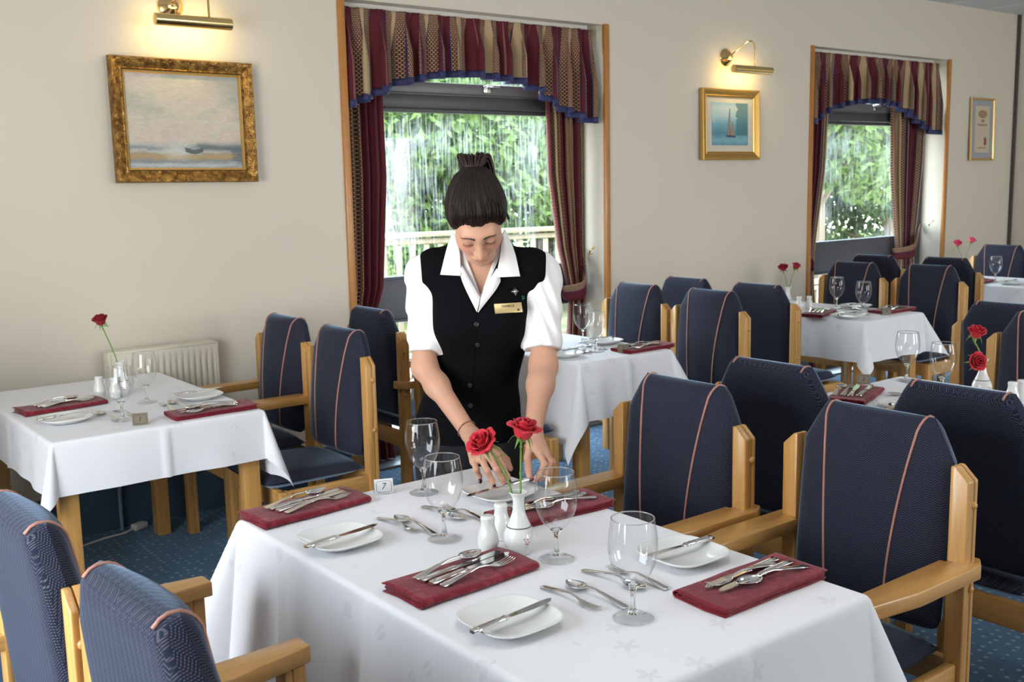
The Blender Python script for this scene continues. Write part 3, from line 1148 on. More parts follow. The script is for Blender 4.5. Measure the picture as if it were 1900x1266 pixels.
def post_mesh(depth, z1, slope, side):
    """post of two laminations with a groove between, top cut to a slope that falls outward"""
    b = MB()
    y0, y1 = (0.2125, 0.2575) if side > 0 else (-0.2575, -0.2125)
    zo, zi = z1 - slope, z1
    poly = [(y0, 0), (y1, 0), (y1, zo if side > 0 else zi), (y0, zi if side > 0 else zo)]
    if slope > 0:
        inn, outr = (y0, y1) if side > 0 else (y1, y0)
        mid = inn + (outr - inn) * 0.25
        poly = [(inn, 0), (outr, 0), (outr, zo), (mid, zi), (inn, zi)]
    a, c = depth
    g = a + (c - a) * 0.36
    b.add(prism(poly, 'x', a, g - 0.001, 0.0035))
    b.add(prism(poly, 'x', g + 0.001, c, 0.0035))
    b.add(rbox(g - 0.004, g + 0.004, min(y0, y1) + 0.003, max(y0, y1) - 0.003, 0.005, z1 - slope - 0.006, 0))
    return b


def back_surface():
    zb, zs, zt = 0.485, 0.885, 0.985
    rows = []
    zz = list(np.concatenate([[zb, zb + .004, zb + .012, zb + .03], np.linspace(zb + .06, zs - .01, 14), [zs, zs + .02, zs + .045, zs + .07, zt - .016, zt - .006, zt - .001, zt]]))
    nu = 25
    front, rear = [], []
    for z in zz:
        if z <= zb + 0.03:
            q = (zb + 0.03 - z) / 0.03
            hw = 0.206 - 0.03 * (1 - math.sqrt(max(0, 1 - q * q)))
        elif z < zs:
            hw = 0.206
        else:
            t = (z - zs) / (zt - zs)
            hw = 0.206 - 0.058 * t ** 1.05
        tt = (z - zb) / (zt - zb)
        # depth envelope: rounded over top and bottom edges
        d_top = zt - z
        d_bot = z - zb
        env = min(1, math.sqrt(max(0, 1 - max(0, 1 - d_top / 0.034) ** 2))) * min(1, math.sqrt(max(0, 1 - max(0, 1 - d_bot / 0.035) ** 2)))
        xm = 0.028 - 0.046 * tt            # middle plane, slightly reclined
        fr, re = [], []
        for i in range(nu):
            u = -1 + 2 * i / (nu - 1)
            uu = math.sin(u * PI / 2) * 0.55 + u * 0.45
            y = hw * uu
            au = min(1.0, abs(uu))
            crown = 0.46 * (1 - au ** 9) ** 0.5 + 0.54 * (1 - au ** 2.4)
            belly = 0.049 + 0.014 * math.sin(PI * min(1, tt * 1.15))
            fr.append((xm + env * belly * crown, y, z))
            rc = (1 - abs(uu) ** 12) ** 0.5 if abs(uu) < 1 else 0
            re.append((xm - env * 0.040 * rc, y, z))
        front.append(fr)
        rear.append(re)
    return np.array(front), np.array(rear)


BF, BR = back_surface()


def on_back(y, k):
    """point of the front face in row k at sideways distance y"""
    r = BF[k]
    return np.array([np.interp(y, r[:, 1], r[:, 0]), y, r[0, 2]])


def make_chair(arms, label):
    t = empty('dining_chair', (0, 0, 0), 0, label, 'chair', None)
    b = MB()
    b.add(surf(BF))
    v, f = surf(BR)
    b.add((v, [q[::-1] for q in f]))
    bk = b.build('backrest', FABRIC, t, angle=180)
    for s in (-1, 1):
        pts = []
        for k in range(2, len(BF) - 1):
            z = BF[k][0, 2]
            tt = (z - 0.485) / 0.5
            y = s * (0.082 + 0.048 * tt ** 1.6)
            p = on_back(y, k)
            pts.append(p + np.array([0.0015, 0, 0]))
        for k in (-2, -3, -4):
            r = BR[k]
            pts.append((np.interp(s * 0.130, r[:, 1], r[:, 0]) - 0.0012, s * 0.130, r[0, 2] + 0.0012))
        b = MB()
        b.add(tube(pts, 0.0034, 6))
        b.build('piping', PIPING, bk, angle=180)
    for s in (-1, 1):
        o = post_mesh((-0.022, 0.022), 0.890, 0.032, s).build('back_post', WOOD[2], t)
        for z in (0.80, 0.60):
            b = MB()
            b.add(ball(0.0095, 12, 8, 1, 0.75, 1), 0, (-0.006, s * 0.2575, z))
            b.build('wooden_plug', WOOD[0], o)
        zt = 0.630 if arms else 0.42
        post_mesh((0.360, 0.405), zt, 0, s).build('front_leg', WOOD[2], t)
        b = MB()
        b.add(rbox(0.022, 0.36, s * 0.235 - 0.012, s * 0.235 + 0.012, 0.345, 0.420, 0.004))
        b.build('side_rail', WOOD[0], t)
        if arms:
            i_, o_ = 0.2135, 0.282
            poly = [(-0.045, i_ if s > 0 else -i_), (-0.045, 0.258 * s), (-0.005, o_ * s), (0.24, o_ * s), (0.42, 0.255 * s), (0.42, 0.200 * s), (0.03, 0.2000 * s), (0.03, i_ * s)]
            poly[0] = (-0.045, i_ * s)
            if s < 0:
                poly = poly[::-1]
            b = MB()
            b.add(prism(poly, 'z', 0.630, 0.665, 0.004))
            b.build('armrest', WOOD[0], t)
    b = MB()
    b.add(rbox(0.375, 0.398, -0.2125, 0.2125, 0.345, 0.420, 0.004))
    b.build('front_rail', WOOD[1], t)
    b = MB()
    b.add(rbox(-0.012, 0.012, -0.2125, 0.2125, 0.345, 0.420, 0.004))
    b.build('rear_rail', WOOD[1], t)
    # seat cushion
    n = 17
    topg, botg = [], []
    for i in range(n):
        a = -1 + 2 * i / (n - 1)
        r1, r2 = [], []
        for j in range(n):
            c = -1 + 2 * j / (n - 1)
            # square-ish disc with rounded corners
            x = a * math.sqrt(1 - 0.12 * c * c)
            y = c * math.sqrt(1 - 0.09 * a * a)
            rim = max(0.0, 1 - (abs(a) ** 9)) ** 0.45 * max(0.0, 1 - (abs(c) ** 9)) ** 0.45
            X = 0.222 + 0.222 * x
            Y = 0.2075 * y
            r1.append((X, Y, 0.442 + 0.030 * rim + 0.009 * (1 - a * a) * (1 - c * c) + 0.004 * math.sin(a * 2)))
            r2.append((X, Y, 0.442 - 0.022 * rim))
        topg.append(r1)
        botg.append(r2)
    b = MB()
    v, f = surf(topg)
    b.add((v, f))
    v, f = surf(botg)
    b.add((v, [q[::-1] for q in f]))
    b.build('seat', FABRIC, t, angle=180)
    return t


ARM = make_chair(True, '')
SIDE = make_chair(False, '')
D_ = math.radians
W_, E_ = PI, 0.0          # facing the -x side, facing the +x side
GC = 'navy upholstered dining chairs'
for proto, x, y, rz, lb in (
        (ARM, 2.242, 1.450, W_, 'nearest navy armchair at right, its whole armrest and seat in view beside the nearest table'),
        (ARM, 2.186, 2.045, W_, 'navy armchair just right of the waitress, second at the right side of the nearest table'),
        (SIDE, 0.473, 1.490, D_(3.5), 'pale blue lit chair back at the bottom left, the nearer to the bottom edge'),
        (ARM, 0.443, 2.030, D_(2), 'pale blue lit armchair back cut by the left edge of the photo'),
        (ARM, 2.638, 2.060, E_, 'dark chair back seen from behind, left of the two behind the right-hand armchairs'),
        (ARM, 2.678, 1.460, E_, 'dark chair back seen from behind at the lower right edge'),
        (SIDE, 2.040, 3.800, W_, 'navy chair without armrests right of the left wall table, nearer of its pair'),
        (ARM, 2.055, 4.340, W_, 'navy armchair right of the left wall table, farther of its pair near the radiator'),
        (SIDE, 0.36, 3.93, E_, 'chair left of the left wall table, only its seat corner at the left edge'),
        (ARM, 2.518, 4.310, E_, 'black-looking chair back left of the waitress, nearest the window curtain'),
        (SIDE, 2.558, 3.760, E_, 'dark chair mostly hidden behind the waitress, its post left of her hip'),
        (SIDE, 4.120, 4.190, W_, 'light blue chair front right of the table behind the waitress, farther of two'),
        (SIDE, 4.132, 3.660, W_, 'light blue chair front right of the table behind the waitress, nearer of two'),
        (SIDE, 4.598, 4.230, E_, 'blue chair back against the cream wall between the windows, farther of two'),
        (SIDE, 4.568, 3.680, E_, 'blue chair back with a pale worn band, left of the far window table'),
        (SIDE, 6.122, 4.160, W_, 'black-looking chair with piping under the far window, left of its pair'),
        (SIDE, 6.192, 3.650, W_, 'black-looking piped chair right of the far window table, nearer of its pair'),
        (SIDE, 6.798, 4.430, E_, 'dark chair back just below the far window sill panel, behind the piped chairs'),
        (SIDE, 6.848, 3.900, E_, 'dark chair back with wooden post left of the farthest table'),
        (SIDE, 8.272, 4.260, W_, 'blue piped chair at the back right corner behind a wine glass'),
        (SIDE, 4.287, 1.985, W_, 'blue piped chair cut by the right edge, behind the vase with two roses'),
        (SIDE, 4.568, 2.300, E_, 'blue chair back behind the piped chair at the right edge')):
    place(proto, (x, y, 0), rz, lb, GC)

# ------------------------------------------------------------------ radiator, pictures, picture lamps
b = MB()
root = empty('radiator', (1.665, YW, 0), 0, 'cream panel radiator on the wall behind the left table', 'radiator')
prof = []
nr = 17
for k in range(nr):
    a = -0.235 + 0.47 * k / (nr - 1)
    prof.append(a)
P = []
for i in range(nr * 8 + 1):
    x = -0.245 + 0.49 * i / (nr * 8)
    ph = (i % 8) / 8
    d = 0.010 * (0.5 - 0.5 * math.cos(2 * PI * ph)) ** 2
    P.append([(x, -0.115 + 0.001, 0.835), (x, -0.115, 0.825), (x, -0.115, 0.79), (x, -0.115 + d, 0.765), (x, -0.115 + d, 0.31), (x, -0.115, 0.285), (x, -0.115, 0.26)])
b.add(surf(P))
b.build('front_panel', WHITEPAINT, root, angle=180)
b = MB()
b.add(rbox(-0.25, 0.25, -0.12, -0.03, 0.832, 0.842, 0.003))
for k in range(24):
    x = -0.235 + 0.02 * k
    b.add(rbox(x, x + 0.008, -0.11, -0.04, 0.8415, 0.8425, 0))
b.build('top_grille', WHITEPAINT, root)
for s in (-1, 1):
    b = MB()
    b.add(rbox(s * 0.25 - 0.004, s * 0.25 + 0.004, -0.118, -0.03, 0.265, 0.838, 0.002))
    b.build('side_panel', WHITEPAINT, root)
b = MB()
b.add(rbox(-0.15, -0.10, -0.03, -0.001, 0.4, 0.7, 0.002)).add(rbox(0.10, 0.15, -0.03, -0.001, 0.4, 0.7, 0.002))
b.build('bracket', WHITEPAINT, root)
b = MB()
b.add(tube(spline([(-0.22, -0.07, 0.27), (-0.235, -0.06, 0.2), (-0.235, -0.055, 0.10), (-0.235, -0.055, 0.003)], 5), 0.0085, 8))
b.build('pipe', plain('blue_grey_painted_pipe', (0.20, 0.28, 0.35), 0.4), root)
root = empty('socket_adapter', (1.50, 4.80, 0.0), 0.4, 'small white plug box lying on the carpet below the left table', 'plug')
b = MB()
b.add(rbox(-0.035, 0.035, -0.02, 0.02, 0.0005, 0.028, 0.005))
b.build('box', PLASTIC, root)
b = MB()
b.add(tube(spline([(-0.034, 0, 0.012), (-0.09, 0.0, 0.006), (-0.18, 0.025, 0.005), (-0.33, 0.03, 0.005)], 6), 0.004, 6))
b.build('cable', PLASTIC, root)


def frame_bars(W, H, wd, dp, inner, y0=0.0):
    """mitred moulding; returns four bar meshes facing -y"""
    out = []
    prof = [(0.0, 0.0), (0.0, dp * 0.75), (wd * 0.10, dp), (wd * 0.3, dp * 0.96), (wd * 0.55, dp * 0.72), (wd * 0.78, dp * 0.55), (wd * 0.9, dp * 0.6), (wd, dp * 0.35), (wd, 0.0)]
    for (ax, az), (bx_, bz) in (((-1, -1), (1, -1)), ((1, -1), (1, 1)), ((1, 1), (-1, 1)), ((-1, 1), (-1, -1))):
        n = 24
        secs = []
        for k in range(n + 1):
            t = k / n
            s_ = []
            for w_, d_ in prof:
                ox, oz = W / 2 - w_, H / 2 - w_
                p = np.array([ax * ox, -d_ + y0, az * oz]) * (1 - t) + np.array([bx_ * ox, -d_ + y0, bz * oz]) * t
                s_.append(p)
            secs.append(s_)
        out.append(loft(secs, True, True))
    return out


def picture(name, cx, cz, W, H, wd, dp, art, art_wh, label, tilt=0.0, mount=None, gold=None, fm=None):
    root = empty(name, (cx, YW - 0.012, cz), 0, label, 'picture')
    root.rotation_euler = (math.radians(-1.2), math.radians(tilt), 0)
    b = MB()
    for q in frame_bars(W, H, wd, dp, None):
        b.add(q)
    b.build('frame', fm or GOLD, root, angle=35)
    if gold:
        b = MB()
        for q in frame_bars(W - 2 * wd + 0.004, H - 2 * wd + 0.004, gold, dp * 0.5, None):
            b.add(q)
        b.build('slip', GOLDLT, root, angle=35)
    if mount:
        b = MB()
        b.add(rbox(-W / 2 + wd * .8, W / 2 - wd * .8, -0.006, 0.0, -H / 2 + wd * .8, H / 2 - wd * .8, 0))
        b.build('mount', mount, root)
    aw, ah, az = art_wh
    b = MB()
    b.add(rbox(-aw / 2, aw / 2, -0.0085, -0.002, -ah / 2 + az, ah / 2 + az, 0))
    b.build('artwork', art, root)
    return root


def m_seascape():
    t = NT('loose_seascape_oil')
    x, y, z = t.xyz(t.obj())
    n0 = t.n('TexNoise', Vector=t.obj((1, 1, 1.5)), Scale=4.5, Detail=4.0).outputs[0]
    n1 = t.n('TexNoise', Vector=t.obj((1, 1, 2.4)), Scale=12.0, Detail=6.0, Roughness=0.65).outputs[0]
    n2 = t.n('TexNoise', Vector=t.obj((1, 1, 4.0)), Scale=24.0, Detail=5.0, Distortion=1.0).outputs[0]
    g = t.math('MULTIPLY_ADD', t.math('ADD', z, t.math('MULTIPLY', t.math('SUBTRACT', n1, 0.5), 0.045)), 1 / 0.444, 0.5)
    sky = t.ramp(n0, [(0.36, (0.44, 0.45, 0.36)), (0.48, (0.58, 0.53, 0.43)), (0.60, (0.60, 0.50, 0.43)), (0.70, (0.50, 0.49, 0.43))])
    sea = t.ramp(g, [(0.0, (0.22, 0.26, 0.27)), (0.05, (0.46, 0.49, 0.50)), (0.09, (0.20, 0.25, 0.27)), (0.13, (0.44, 0.29, 0.10)), (0.165, (0.34, 0.29, 0.19)), (0.19, (0.48, 0.48, 0.45)), (0.225, (0.20, 0.25, 0.28)), (0.26, (0.40, 0.42, 0.40))])
    c = t.mix(t.ramp(g, [(0.235, (0, 0, 0)), (0.30, (1, 1, 1))]), sea, sky)

    def near(v, at, w_):
        return t.math('POWER', 2.718, t.math('MULTIPLY', t.math('POWER', t.math('ABSOLUTE', t.math('DIVIDE', t.math('SUBTRACT', v, at), w_)), 2.0), -1.0))
    c = t.mix(t.math('MULTIPLY', t.math('MULTIPLY', near(x, -0.045, 0.06), near(z, -0.135, 0.035)), 0.8), c, (0.62, 0.61, 0.56))
    xr = t.math('ADD', x, t.math('MULTIPLY', t.math('SUBTRACT', n1, 0.5), 0.25))
    right = t.ramp(xr, [(0.02, (0, 0, 0)), (0.06, (1, 1, 1))])
    c = t.mix(t.math('MULTIPLY', t.math('MULTIPLY', right, near(t.math('ADD', z, t.math('MULTIPLY', x, 0.06)), -0.108, 0.016)), 0.85), c, (0.09, 0.13, 0.12))
    shrub = t.ramp(xr, [(0.19, (0, 0, 0)), (0.23, (1, 1, 1))])
    c = t.mix(t.math('MULTIPLY', t.math('MULTIPLY', shrub, near(z, -0.15, 0.055)), 0.75), c, (0.06, 0.10, 0.15))
    dark = t.ramp(t.math('ADD', t.math('ADD', xr, z), t.math('MULTIPLY', n0, 0.12)), [(0.30, (0, 0, 0)), (0.46, (1, 1, 1))])
    c = t.mix(t.math('MULTIPLY', dark, 0.6), c, (0.24, 0.30, 0.29))
    c = t.mix(0.35, c, t.ramp(n2, [(0.36, (0.7, 0.7, 0.72)), (0.55, (1, 1, 1)), (0.72, (1.15, 1.13, 1.08))]), 'MULTIPLY')
    return t.done(t.pbsdf(Base_Color=c, Roughness=0.4, Normal=t.bump(n2, 0.5, 0.004)))


SEA = picture('seascape_painting', 1.868, 1.868, 0.672, 0.560, 0.058, 0.045, m_seascape(), (0.556, 0.444, 0), 'large gold-framed seascape painting on the wall at left', 0.4, gold=0.012)
# raised strokes of paint: the rowing boat and gulls
b = MB()
b.add(loft([[(x, -0.010, -0.13 + 0.012 * abs(x - 0.035) / 0.045 + dz), (x, -0.0085, -0.13 + 0.012 * abs(x - 0.035) / 0.045 + dz), (x, -0.0085, -0.148 + dz + 0.012 * (abs(x - 0.035) / 0.045) ** 2), (x, -0.010, -0.148 + dz + 0.012 * (abs(x - 0.035) / 0.045) ** 2)] for x in np.linspace(-0.008, 0.078, 9) for dz in (0,)]))
b.build('painted_boat', plain('dark_boat_paint', (0.10, 0.11, 0.11), 0.5), SEA)
b = MB()
for (x, z, s) in ((-0.085, 0.035, 0.035), (0.02, 0.035, 0.016), (0.10, 0.0, 0.014), (0.19, 0.01, 0.018), (0.0, -0.105, 0.014)):
    b.add(tube([(x - s, -0.0085, z - s * .35), (x, -0.010, z - s * 0.1), (x + s * .6, -0.0085, z + s * .9)], [0.001, 0.0022, 0.001], 5))
b.add(tube([(-0.26, -0.009, 0.15), (-0.14, -0.009, 0.21)], 0.002, 5)).add(tube([(-0.23, -0.009, 0.13), (-0.12, -0.009, 0.20)], 0.0015, 5))
b.build('painted_gull', plain('white_paint_stroke', (0.72, 0.70, 0.64), 0.4), SEA)


def m_yacht():
    t = NT('blue_lake_print')
    x, y, z = t.xyz(t.obj())
    nz = t.n('TexNoise', Vector=t.obj(), Scale=16.0, Detail=5.0)
    g = t.math('MULTIPLY_ADD', t.math('ADD', z, t.math('MULTIPLY', nz.outputs[0], 0.05)), 3.2, 0.42)
    c = t.ramp(g, [(0.0, (0.10, 0.26, 0.34)), (0.18, (0.20, 0.42, 0.50)), (0.30, (0.08, 0.24, 0.33)), (0.5, (0.16, 0.40, 0.50)), (0.66, (0.42, 0.62, 0.66)), (0.85, (0.62, 0.72, 0.70)), (1.0, (0.30, 0.55, 0.65))])
    tr = t.math('MULTIPLY', t.math('GREATER_THAN', t.math('ADD', x, t.math('MULTIPLY', nz.outputs[0], 0.10)), 0.115), t.math('GREATER_THAN', z, -0.07))
    c = t.mix(t.math('MULTIPLY', tr, 0.75), c, (0.05, 0.17, 0.20))
    return t.done(t.pbsdf(Base_Color=c, Roughness=0.35))


YA = picture('yacht_print', 5.685, 1.918, 0.59, 0.475, 0.052, 0.03, m_yacht(), (0.37, 0.285, 0.004), 'small gold-framed picture of a sailing boat between the windows', 0.0, mount=plain('cream_mount', (0.66, 0.62, 0.52), 0.7), gold=0.008, fm=plain('plain_gilt_frame', (0.55, 0.33, 0.09), 0.36, 0.75))
b = MB()
b.add(prism([(0.0, -0.07), (0.045, -0.075), (0.02, 0.03)], 'y', -0.010, -0.0085, 0)).add(prism([(-0.035, -0.07), (-0.005, -0.07), (-0.008, 0.10)], 'y', -0.010, -0.0085, 0))
b.build('painted_sail', plain('rust_sail', (0.33, 0.24, 0.17), 0.5), YA)
b = MB()
b.add(prism([(-0.035, -0.082), (0.05, -0.086), (0.055, -0.072), (-0.045, -0.07)], 'y', -0.010, -0.0085, 0)).add(rbox(-0.006, -0.003, -0.010, -0.0085, -0.07, 0.11, 0))
b.build('painted_hull', plain('dark_hull', (0.05, 0.06, 0.08), 0.5), YA)
CE = picture('framed_certificate', 9.01, 1.935, 0.395, 0.535, 0.02, 0.018, plain('aged_document', (0.60, 0.53, 0.40), 0.6), (0.24, 0.40, 0.0), 'narrow gold-framed certificate hung near the back right corner', 0.3, mount=plain('grey_mount', (0.36, 0.38, 0.42), 0.7), fm=GOLDLT)
b = MB()
b.add(prism([(0.075 * math.cos(a), 0.13 + 0.035 * math.sin(a)) for a in np.linspace(0, 2 * PI, 20)[:-1]], 'y', -0.0095, -0.0086, 0))
BRP = plain('brown_print', (0.36, 0.22, 0.12), 0.6)
b.build('printed_crest', BRP, CE)
for x0, x1, z0, z1 in ((-0.08, 0.08, 0.03, 0.045), (-0.02, 0.03, 0.06, 0.085), (-0.07, 0.07, -0.165, -0.155)):
    b = MB()
    b.add(rbox(x0, x1, -0.0095, -0.0086, z0, z1, 0))
    b.build('printed_line', BRP, CE)
b = MB()
b.add(rbox(0.03, 0.07, -0.0095, -0.0086, -0.135, -0.07, 0))
b.build('red_seal', plain('red_brown_print', (0.32, 0.08, 0.04), 0.6), CE)


def picture_lamp(cx, cz, bx, bz, W, label):
    root = empty('picture_lamp', (cx, YW, cz), 0, label, 'wall lamp', None)
    dx, dz = bx - cx, bz - cz
    v, f = lathe([(0.0, 0.055), (0.012, 0.053), (0.03, 0.040), (0.047, 0.014), (0.056, 0.010), (0.060, 0.004), (0.060, 0.0)], 28)
    b = MB()
    b.add((v, f), 0, (dx, -0.0005, dz), rotx(PI / 2))
    b.build('backplate', BRASS, root)
    b = MB()
    for s in (-0.02, 0.02):
        b.add(tube(spline([(dx + s, -0.035, dz + 0.0), (dx + s + 0.03, -0.075, dz + 0.03), (dx + s + 0.10, -0.12, dz + 0.095), (dx + s + 0.135, -0.15, dz + 0.075), (dx + s + 0.14, -0.155, 0.018)], 7), 0.0052, 8)) if s < 0 else None
    b.build('arm', BRASS, root)
    # half-round reflector, open to the wall and below
    P = []
    for x in np.linspace(-W / 2, W / 2, 13):
        P.append([(x, -0.150 + 0.026 * math.cos(a), 0.026 * math.sin(a)) for a in np.linspace(math.radians(60), math.radians(285), 15)])
    b = MB()
    b.add(thick(P, 0.002))
    for s in (-1, 1):
        v, f = lathe([(0.0001, 0.004), (0.020, 0.003), (0.0265, 0.0), (0.0265, -0.004)], 24)
        b.add((v, f), 0, (s * W / 2, -0.150, 0), roty(PI / 2 * s))
    b.build('shade', BRASS, root)
    b = MB()
    b.add(tube([(-W / 2 + 0.03, -0.150, 0), (W / 2 - 0.03, -0.150, 0)], 0.011, 12))
    t = NT('warm_lamp_tube')
    b.build('bulb', t.done(t.n('Emission', Color=(1.0, 0.72, 0.30, 1), Strength=9.0)), root)
    d = bpy.data.lights.new('warm_lamp_glow', 'AREA')
    d.shape = 'RECTANGLE'
    d.size, d.size_y = W - 0.06, 0.02
    d.energy = 0.8
    d.color = (1.0, 0.70, 0.22)
    o = bpy.data.objects.new('warm_lamp_glow', d)
    COL.objects.link(o)
    o.parent = root
    o.location = (0, -0.135, -0.004)
    o.rotation_euler = (math.radians(68), 0, 0)
    return root


picture_lamp(1.888, 2.302, 1.84, 2.385, 0.352, 'brass picture light above the large seascape painting')
picture_lamp(5.755, 2.275, 5.655, 2.365, 0.385, 'brass picture light above the sailing boat picture')
# ------------------------------------------------------------------ tableware


def ribbon(rows, n=10):
    """rows: (x, z, half width, half thickness); soft rectangular section"""
    secs = []
    for x, z, w_, h_ in rows:
        s = []
        for k in range(n):
            a = 2 * PI * k / n
            c, q = math.cos(a), math.sin(a)
            s.append((x, w_ * np.sign(c) * abs(c) ** 0.6, z + h_ * np.sign(q) * abs(q) ** 0.8))
        secs.append(s)
    return loft(secs)


def proto_fork(name, L, k=1.0):
    t = empty(name, (0, 0, 0), 0, '', 'fork')
    b = MB()
    b.add(ribbon([(0, 0.0030, 0.006 * k, 0.001), (0.003, 0.0032, 0.0095 * k, 0.0016), (0.018, 0.0048, 0.0098 * k, 0.0017), (L * 0.3, 0.0100, 0.0065 * k, 0.0018), (L * 0.5, 0.0130, 0.0036 * k, 0.0019), (L * 0.62, 0.0100, 0.0032 * k, 0.0018), (L * 0.67, 0.0075, 0.0046 * k, 0.0014)]))
    b.build('handle', STEEL, t)
    b = MB()
    b.add(ribbon([(L * 0.66, 0.0080, 0.0042 * k, 0.0013), (L * 0.70, 0.0060, 0.0085 * k, 0.0012), (L * 0.74, 0.0042, 0.0115 * k, 0.0011), (L * 0.79, 0.0032, 0.0125 * k, 0.0010)]))
    for i in range(4):
        y = (-0.0101 + 0.00673 * i) * k
        b.add(ribbon([(L * 0.775, 0.0034, 0.0021 * k, 0.0010), (L * 0.85, 0.0030, 0.0019 * k, 0.0010), (L * 0.92, 0.0042, 0.0016 * k, 0.0009), (L * 0.97, 0.0066, 0.0012 * k, 0.0008), (L, 0.0085, 0.0005, 0.0004)], 8), 0, (0, y, 0))
    b.build('tines', STEEL, t)
    return t


def proto_spoon(name, L, k=1.0):
    t = empty(name, (0, 0, 0), 0, '', 'spoon')
    b = MB()
    b.add(ribbon([(0, 0.0030, 0.006 * k, 0.001), (0.003, 0.0032, 0.0095 * k, 0.0016), (0.018, 0.0048, 0.0098 * k, 0.0017), (L * 0.3, 0.0105, 0.0062 * k, 0.0018), (L * 0.5, 0.0150, 0.0034 * k, 0.0020), (L * 0.62, 0.0140, 0.0029 * k, 0.0020), (L * 0.69, 0.0110, 0.0036 * k, 0.0014)]))
    b.build('handle', STEEL, t)
    P = []
    bl = L * 0.34
    for i in range(15):
        a = i / 14
        x = L * 0.66 + bl * (0.5 - 0.5 * math.cos(PI * a))
        q = (x - L * 0.66) / bl
        w_ = 0.0205 * k * (max(1e-4, math.sin(PI * q ** 0.85)) ** 0.72)
        r = []
        for j in range(11):
            c = -1 + 2 * j / 10
            d = 0.0090 * (1 - c * c) * math.sin(PI * min(1, q * 1.02)) ** 0.8
            r.append((x, w_ * c, 0.0110 - d - 0.0006))
        P.append(r)
    b = MB()
    b.add(thick(P, 0.0014))
    b.build('bowl', STEEL, t, angle=180)
    return t


def proto_knife(name, L, k=1.0):
    t = empty(name, (0, 0, 0), 0, '', 'knife')
    H_ = L * 0.42
    b = MB()
    b.add(ribbon([(0, 0.0045, 0.007 * k, 0.003), (0.003, 0.0048, 0.0098 * k, 0.0040), (0.02, 0.0048, 0.0100 * k, 0.0043), (H_ * 0.6, 0.0048, 0.0080 * k, 0.0042), (H_ - 0.008, 0.0048, 0.0068 * k, 0.0038), (H_ - 0.004, 0.0048, 0.0088 * k, 0.0046), (H_, 0.0048, 0.0070 * k, 0.0034), (H_ + 0.006, 0.0048, 0.0062 * k, 0.0026)], 12))
    for s in (-1, 1):
        b.add(ribbon([(0.012, 0.0092, 0.0007, 0.0003), (H_ - 0.012, 0.0088, 0.0006, 0.0003)], 6), 0, (0, s * 0.0042 * k, 0))
    b.build('handle', STEEL, t)
    b = MB()
    secs = []
    for q in np.linspace(0, 1, 15):
        x = H_ + 0.004 + (L - H_ - 0.004) * q
        up = 0.0060 * k * (1 if q < 0.8 else math.sqrt(max(0.0, 1 - ((q - 0.8) / 0.2) ** 2)) * 0.9 + 0.1)
        dn = (0.0055 + 0.0065 * min(1, q * 2.2)) * k * (1 if q < 0.72 else math.sqrt(max(0, 1 - ((q - 0.72) / 0.28) ** 2)))
        secs.append([(x, up, 0.0048 + 0.0011), (x, -dn, 0.0048 + 0.0002), (x, -dn, 0.0048 - 0.0002), (x, up, 0.0048 - 0.0011)])
    b.add(loft(secs))
    b.build('blade', STEELDK, t, angle=25)
    return t


def proto_glass():
    t = empty('wine_glass', (0, 0, 0), 0, '', 'wine glass')
    b = MB()
    bowl = spline([(0.0015, 0, 0.0665), (0.012, 0, 0.0695), (0.0245, 0, 0.079), (0.0355, 0, 0.0945), (0.043, 0, 0.113), (0.0465, 0, 0.133), (0.0463, 0, 0.152), (0.0440, 0, 0.172), (0.0400, 0, 0.1945)], 4)
    b.add(lathe([(p[0], p[2]) for p in bowl], 44))
    b.build('bowl', THIN, t, angle=180)
    b = MB()
    v, f = lathe([(0.0400 + 0.0011 * math.cos(a), 0.195 + 0.0011 * math.sin(a)) for a in np.linspace(0, 2 * PI, 9)], 44)
    b.add((v, f))
    b.build('rim', SOLID, t, angle=180)
    b = MB()
    b.add(lathe([(0.0001, 0.0006), (0.037, 0.0006), (0.0395, 0.0015), (0.0385, 0.0030), (0.030, 0.0046), (0.018, 0.0070), (0.0105, 0.0105)], 44))
    b.build('foot', THIN, t, angle=180)
    b = MB()
    foot = [(0.0001, 0.0102), (0.0105, 0.0105), (0.0085, 0.0128), (0.0058, 0.019), (0.0046, 0.028), (0.0044, 0.042), (0.0052, 0.054), (0.0085, 0.0625), (0.0135, 0.0680), (0.010, 0.0672), (0.004, 0.0658), (0.0001, 0.0655)]
    b.add(lathe(foot, 40))
    b.build('stem', SOLID, t, angle=180)
    return t


def proto_plate():
    t = empty('side_plate', (0, 0, 0), 0, '', 'plate')
    n, hs = 64, 0.086

    def ring(s, z, p):
        r = []
        for k in range(n):
            a = 2 * PI * k / n
            c, q = math.cos(a), math.sin(a)
            d = (abs(c) ** p + abs(q) ** p) ** (-1 / p)
            r.append((hs * s * d * c, hs * s * d * q, z))
        return r
    prof = [(0.02, 0.0020, 2.2), (0.50, 0.0015, 2.3), (0.55, 0.0005, 2.4), (0.60, 0.0010, 2.5), (0.64, 0.0040, 2.7), (0.82, 0.0100, 3.0), (0.96, 0.0175, 3.4), (1.0, 0.0205, 3.5), (1.002, 0.0222, 3.5), (0.985, 0.0228, 3.5), (0.95, 0.0208, 3.4), (0.82, 0.0138, 3.1), (0.66, 0.0082, 2.7), (0.55, 0.0062, 2.4), (0.02, 0.0056, 2.2)]
    b = MB()
    v, f = loft([ring(*q) for q in prof])
    b.add((v, f))
    b.build('dish', CERAMIC, t, angle=180)
    return t


